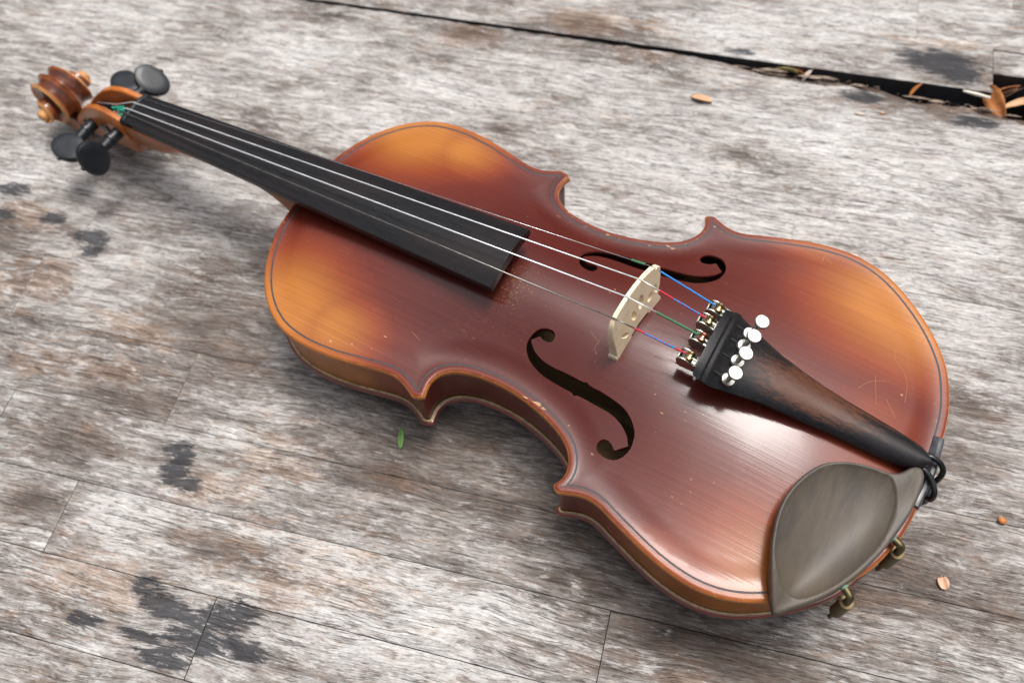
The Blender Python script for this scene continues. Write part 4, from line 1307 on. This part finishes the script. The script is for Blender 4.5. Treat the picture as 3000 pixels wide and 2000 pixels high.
leaf("green_leaf", (259.8, 19.2, 1.0), 12.0, 3.3, math.radians(-76), 0, .3, LM['green'], "small narrow green leaf lying on the deck below the violin's near corner")
leaf("dry_leaf", (136.6, -256.5, .9), 14, 6, math.radians(172), 0, -.2, LM['tan'], "small flat tan leaf on the open deck boards above the violin waist")
leaf("dry_leaf", (-25.0, 32, .9), 6.2, 5.0, math.radians(110), 0, .25, LM['pink'], "small heart-shaped pinkish leaf fragment to the right of the chin rest", curl=.3, notch=.12, base=.35)
leaf("dry_leaf", (-49.8, -294.5, -2.5), 25, 12, math.radians(118), .15, .9, LM['rust'], "upright orange-brown curled leaf in the gap at the broken board end")
leaf("dry_leaf", (-66.0, -292.5, -.2), 27, 11, math.radians(20), .1, .5, LM['tan'], "pale tan leaf at the right edge lying over the hole between the boards")
leaf("dry_leaf", (-58, -306, -10), 22, 11, math.radians(40), .3, .8, LM['dark'], "dark brown leaf sunk deep in the hole between the boards")
leaf("dry_leaf", (-56, -309, -5.5), 16, 5, math.radians(25), .2, .9, LM['rust'], "narrow rust leaf curled over the dark leaf in the hole")
leaf("dry_leaf", (84.9, -296.0, -3.0), 15, 8, math.radians(0), 0, 1.0, LM['olive'], "olive yellow leaf wedged in the long gap between the boards")
leaf("dry_leaf", (76.0, -296.0, -2.5), 8, 5, math.radians(-30), 0, .9, LM['rust'], "small amber leaf tip beside the olive leaf in the long gap")
leaf("dry_leaf", (71, -293.2, -1.5), 9, 5, math.radians(60), .4, .7, LM['grey'], "small pale grey leaf point standing up in the long gap")
leaf("dry_leaf", (1.1, -293.5, -1.2), 10, 6, math.radians(60), .3, 1.0, LM['rust'], "folded reddish brown leaf standing in the gap near the dark stain")
# loose splinter in the gap, seeds, crumbs
tw = MB().tube([(-28, -297.8, .2), (-36, -296.6, .1), (-45, -295.4, -.4)], [.8, 1.3, .9], 8).obj("wood_splinter", leaf_mat("pale_splinter", (.62, .58, .50), (.75, .72, .64)))
tag(tw, "pale wood splinter lying along the gap by the broken board end", "splinter")
def crumb(loc, r, mat, name, label, cat, group=None, st=(1, 1, .6)):
    bm = bmesh.new(); bmesh.ops.create_icosphere(bm, subdivisions=2, radius=r)
    for v in bm.verts:
        v.co *= 1 + .25 * mnoise.noise(v.co * 1.3 / r + Vector(loc))
        v.co.x *= st[0]; v.co.y *= st[1]; v.co.z *= st[2]
        v.co *= MM
    me_ = bpy.data.meshes.new(name); bm.to_mesh(me_); bm.free()
    me_.polygons.foreach_set('use_smooth', [True] * len(me_.polygons))
    me_.materials.append(mat)
    o = bpy.data.objects.new(name, me_); COL.objects.link(o)
    o.location = Vector(loc) * MM
    tag(o, label, cat, group)
    return o
crumb((-52.1, -6.8, 1.2), 2.0, LM['rust'], "seed", "round brown seed on the board joint right of the clamps", "seed", st=(1.2, 1, .7))
crumb((35.2, -264.7, .6), 1.2, LM['grey'], "seed", "pale oval seed on the joint of the far boards", "seed", st=(2.6, 1, .6))
crumb((21.5, -268.0, .6), 1.0, LM['tan'], "seed", "tiny tan seed just right of the pale oval seed", "seed", st=(1.5, 1, .6))
crm = LM['dark']
cr_root = MB()
for q in range(60):
    a_ = rng.gauss(20.3, 3.0); b_ = rng.gauss(51.4, 3.5); s_ = rng.uniform(.25, .7)
    cr_root.box((a_, b_, .25 + s_ * .3), (s_ * 1.6, s_, s_ * .8), Matrix.Rotation(rng.uniform(0, 3), 3, 'Z'))
crb = cr_root.obj("bark_crumbs", leaf_mat("bark_crumb", (.10, .035, .02), (.22, .08, .04)), smooth=False)
tag(crb, "scatter of red-brown bark crumbs beside the lower chin rest clamp", "crumbs", kind='stuff')

gd = MB()
for q in range(170):
    a_ = rng.uniform(-70, 200); y_ = float(np.interp(a_, gx_, gy_))
    b_ = y_ + abs(rng.gauss(0, 4.0)) - 1.0; s_ = rng.uniform(.2, .7)
    if a_ > 110 and rng.random() < .6: continue
    zz = -2.2 if b_ - y_ < 4 else (-.8 if b_ - y_ < 7 else .1)
    gd.box((a_, b_, zz + s_ * .3), (s_ * 2.2, s_, s_ * .8), Matrix.Rotation(rng.uniform(-.6, .9), 3, 'Z'))
gdo = gd.obj("gap_debris", leaf_mat("rotten_wood_crumb", (.045, .028, .02), (.16, .10, .065)), smooth=False)
tag(gdo, "dark rotten wood crumbs strewn along the long gap between the boards", "crumbs", kind='stuff')

# splinters standing off the rotten edge of the board
spm = leaf_mat("split_wood", (.10, .065, .045), (.34, .26, .20))
for q in range(16):
    a_ = rng.uniform(-62, 128); y_ = float(np.interp(a_, gx_, gy_)); Ls = rng.uniform(7, 22); w_ = rng.uniform(.5, 1.5)
    y0_ = y_ + rng.uniform(-1.2, 1.2); z0_ = rng.uniform(-3.5, -.6)
    m = MB()
    m.loft([[(a_ - Ls / 2, y0_, z0_), (a_ - Ls / 2, y0_ + .2, z0_ + .1), (a_ - Ls / 2, y0_ + .1, z0_ - .2)],
            [(a_ - Ls * .15, y0_ - w_, z0_ + .1), (a_ - Ls * .15, y0_ + w_, z0_ + .5), (a_ - Ls * .15, y0_, z0_ - .8)],
            [(a_ + Ls * .2, y0_ - w_ * .8, z0_ + .2), (a_ + Ls * .2, y0_ + w_ * 1.1, z0_ + .5), (a_ + Ls * .2, y0_, z0_ - .8)],
            [(a_ + Ls / 2, y0_ + rng.uniform(-1, 1), z0_), (a_ + Ls / 2, y0_ + .5, z0_ + .2), (a_ + Ls / 2, y0_ + .2, z0_ - .2)]])
    m.obj("splinter", spm, deck, smooth=False)
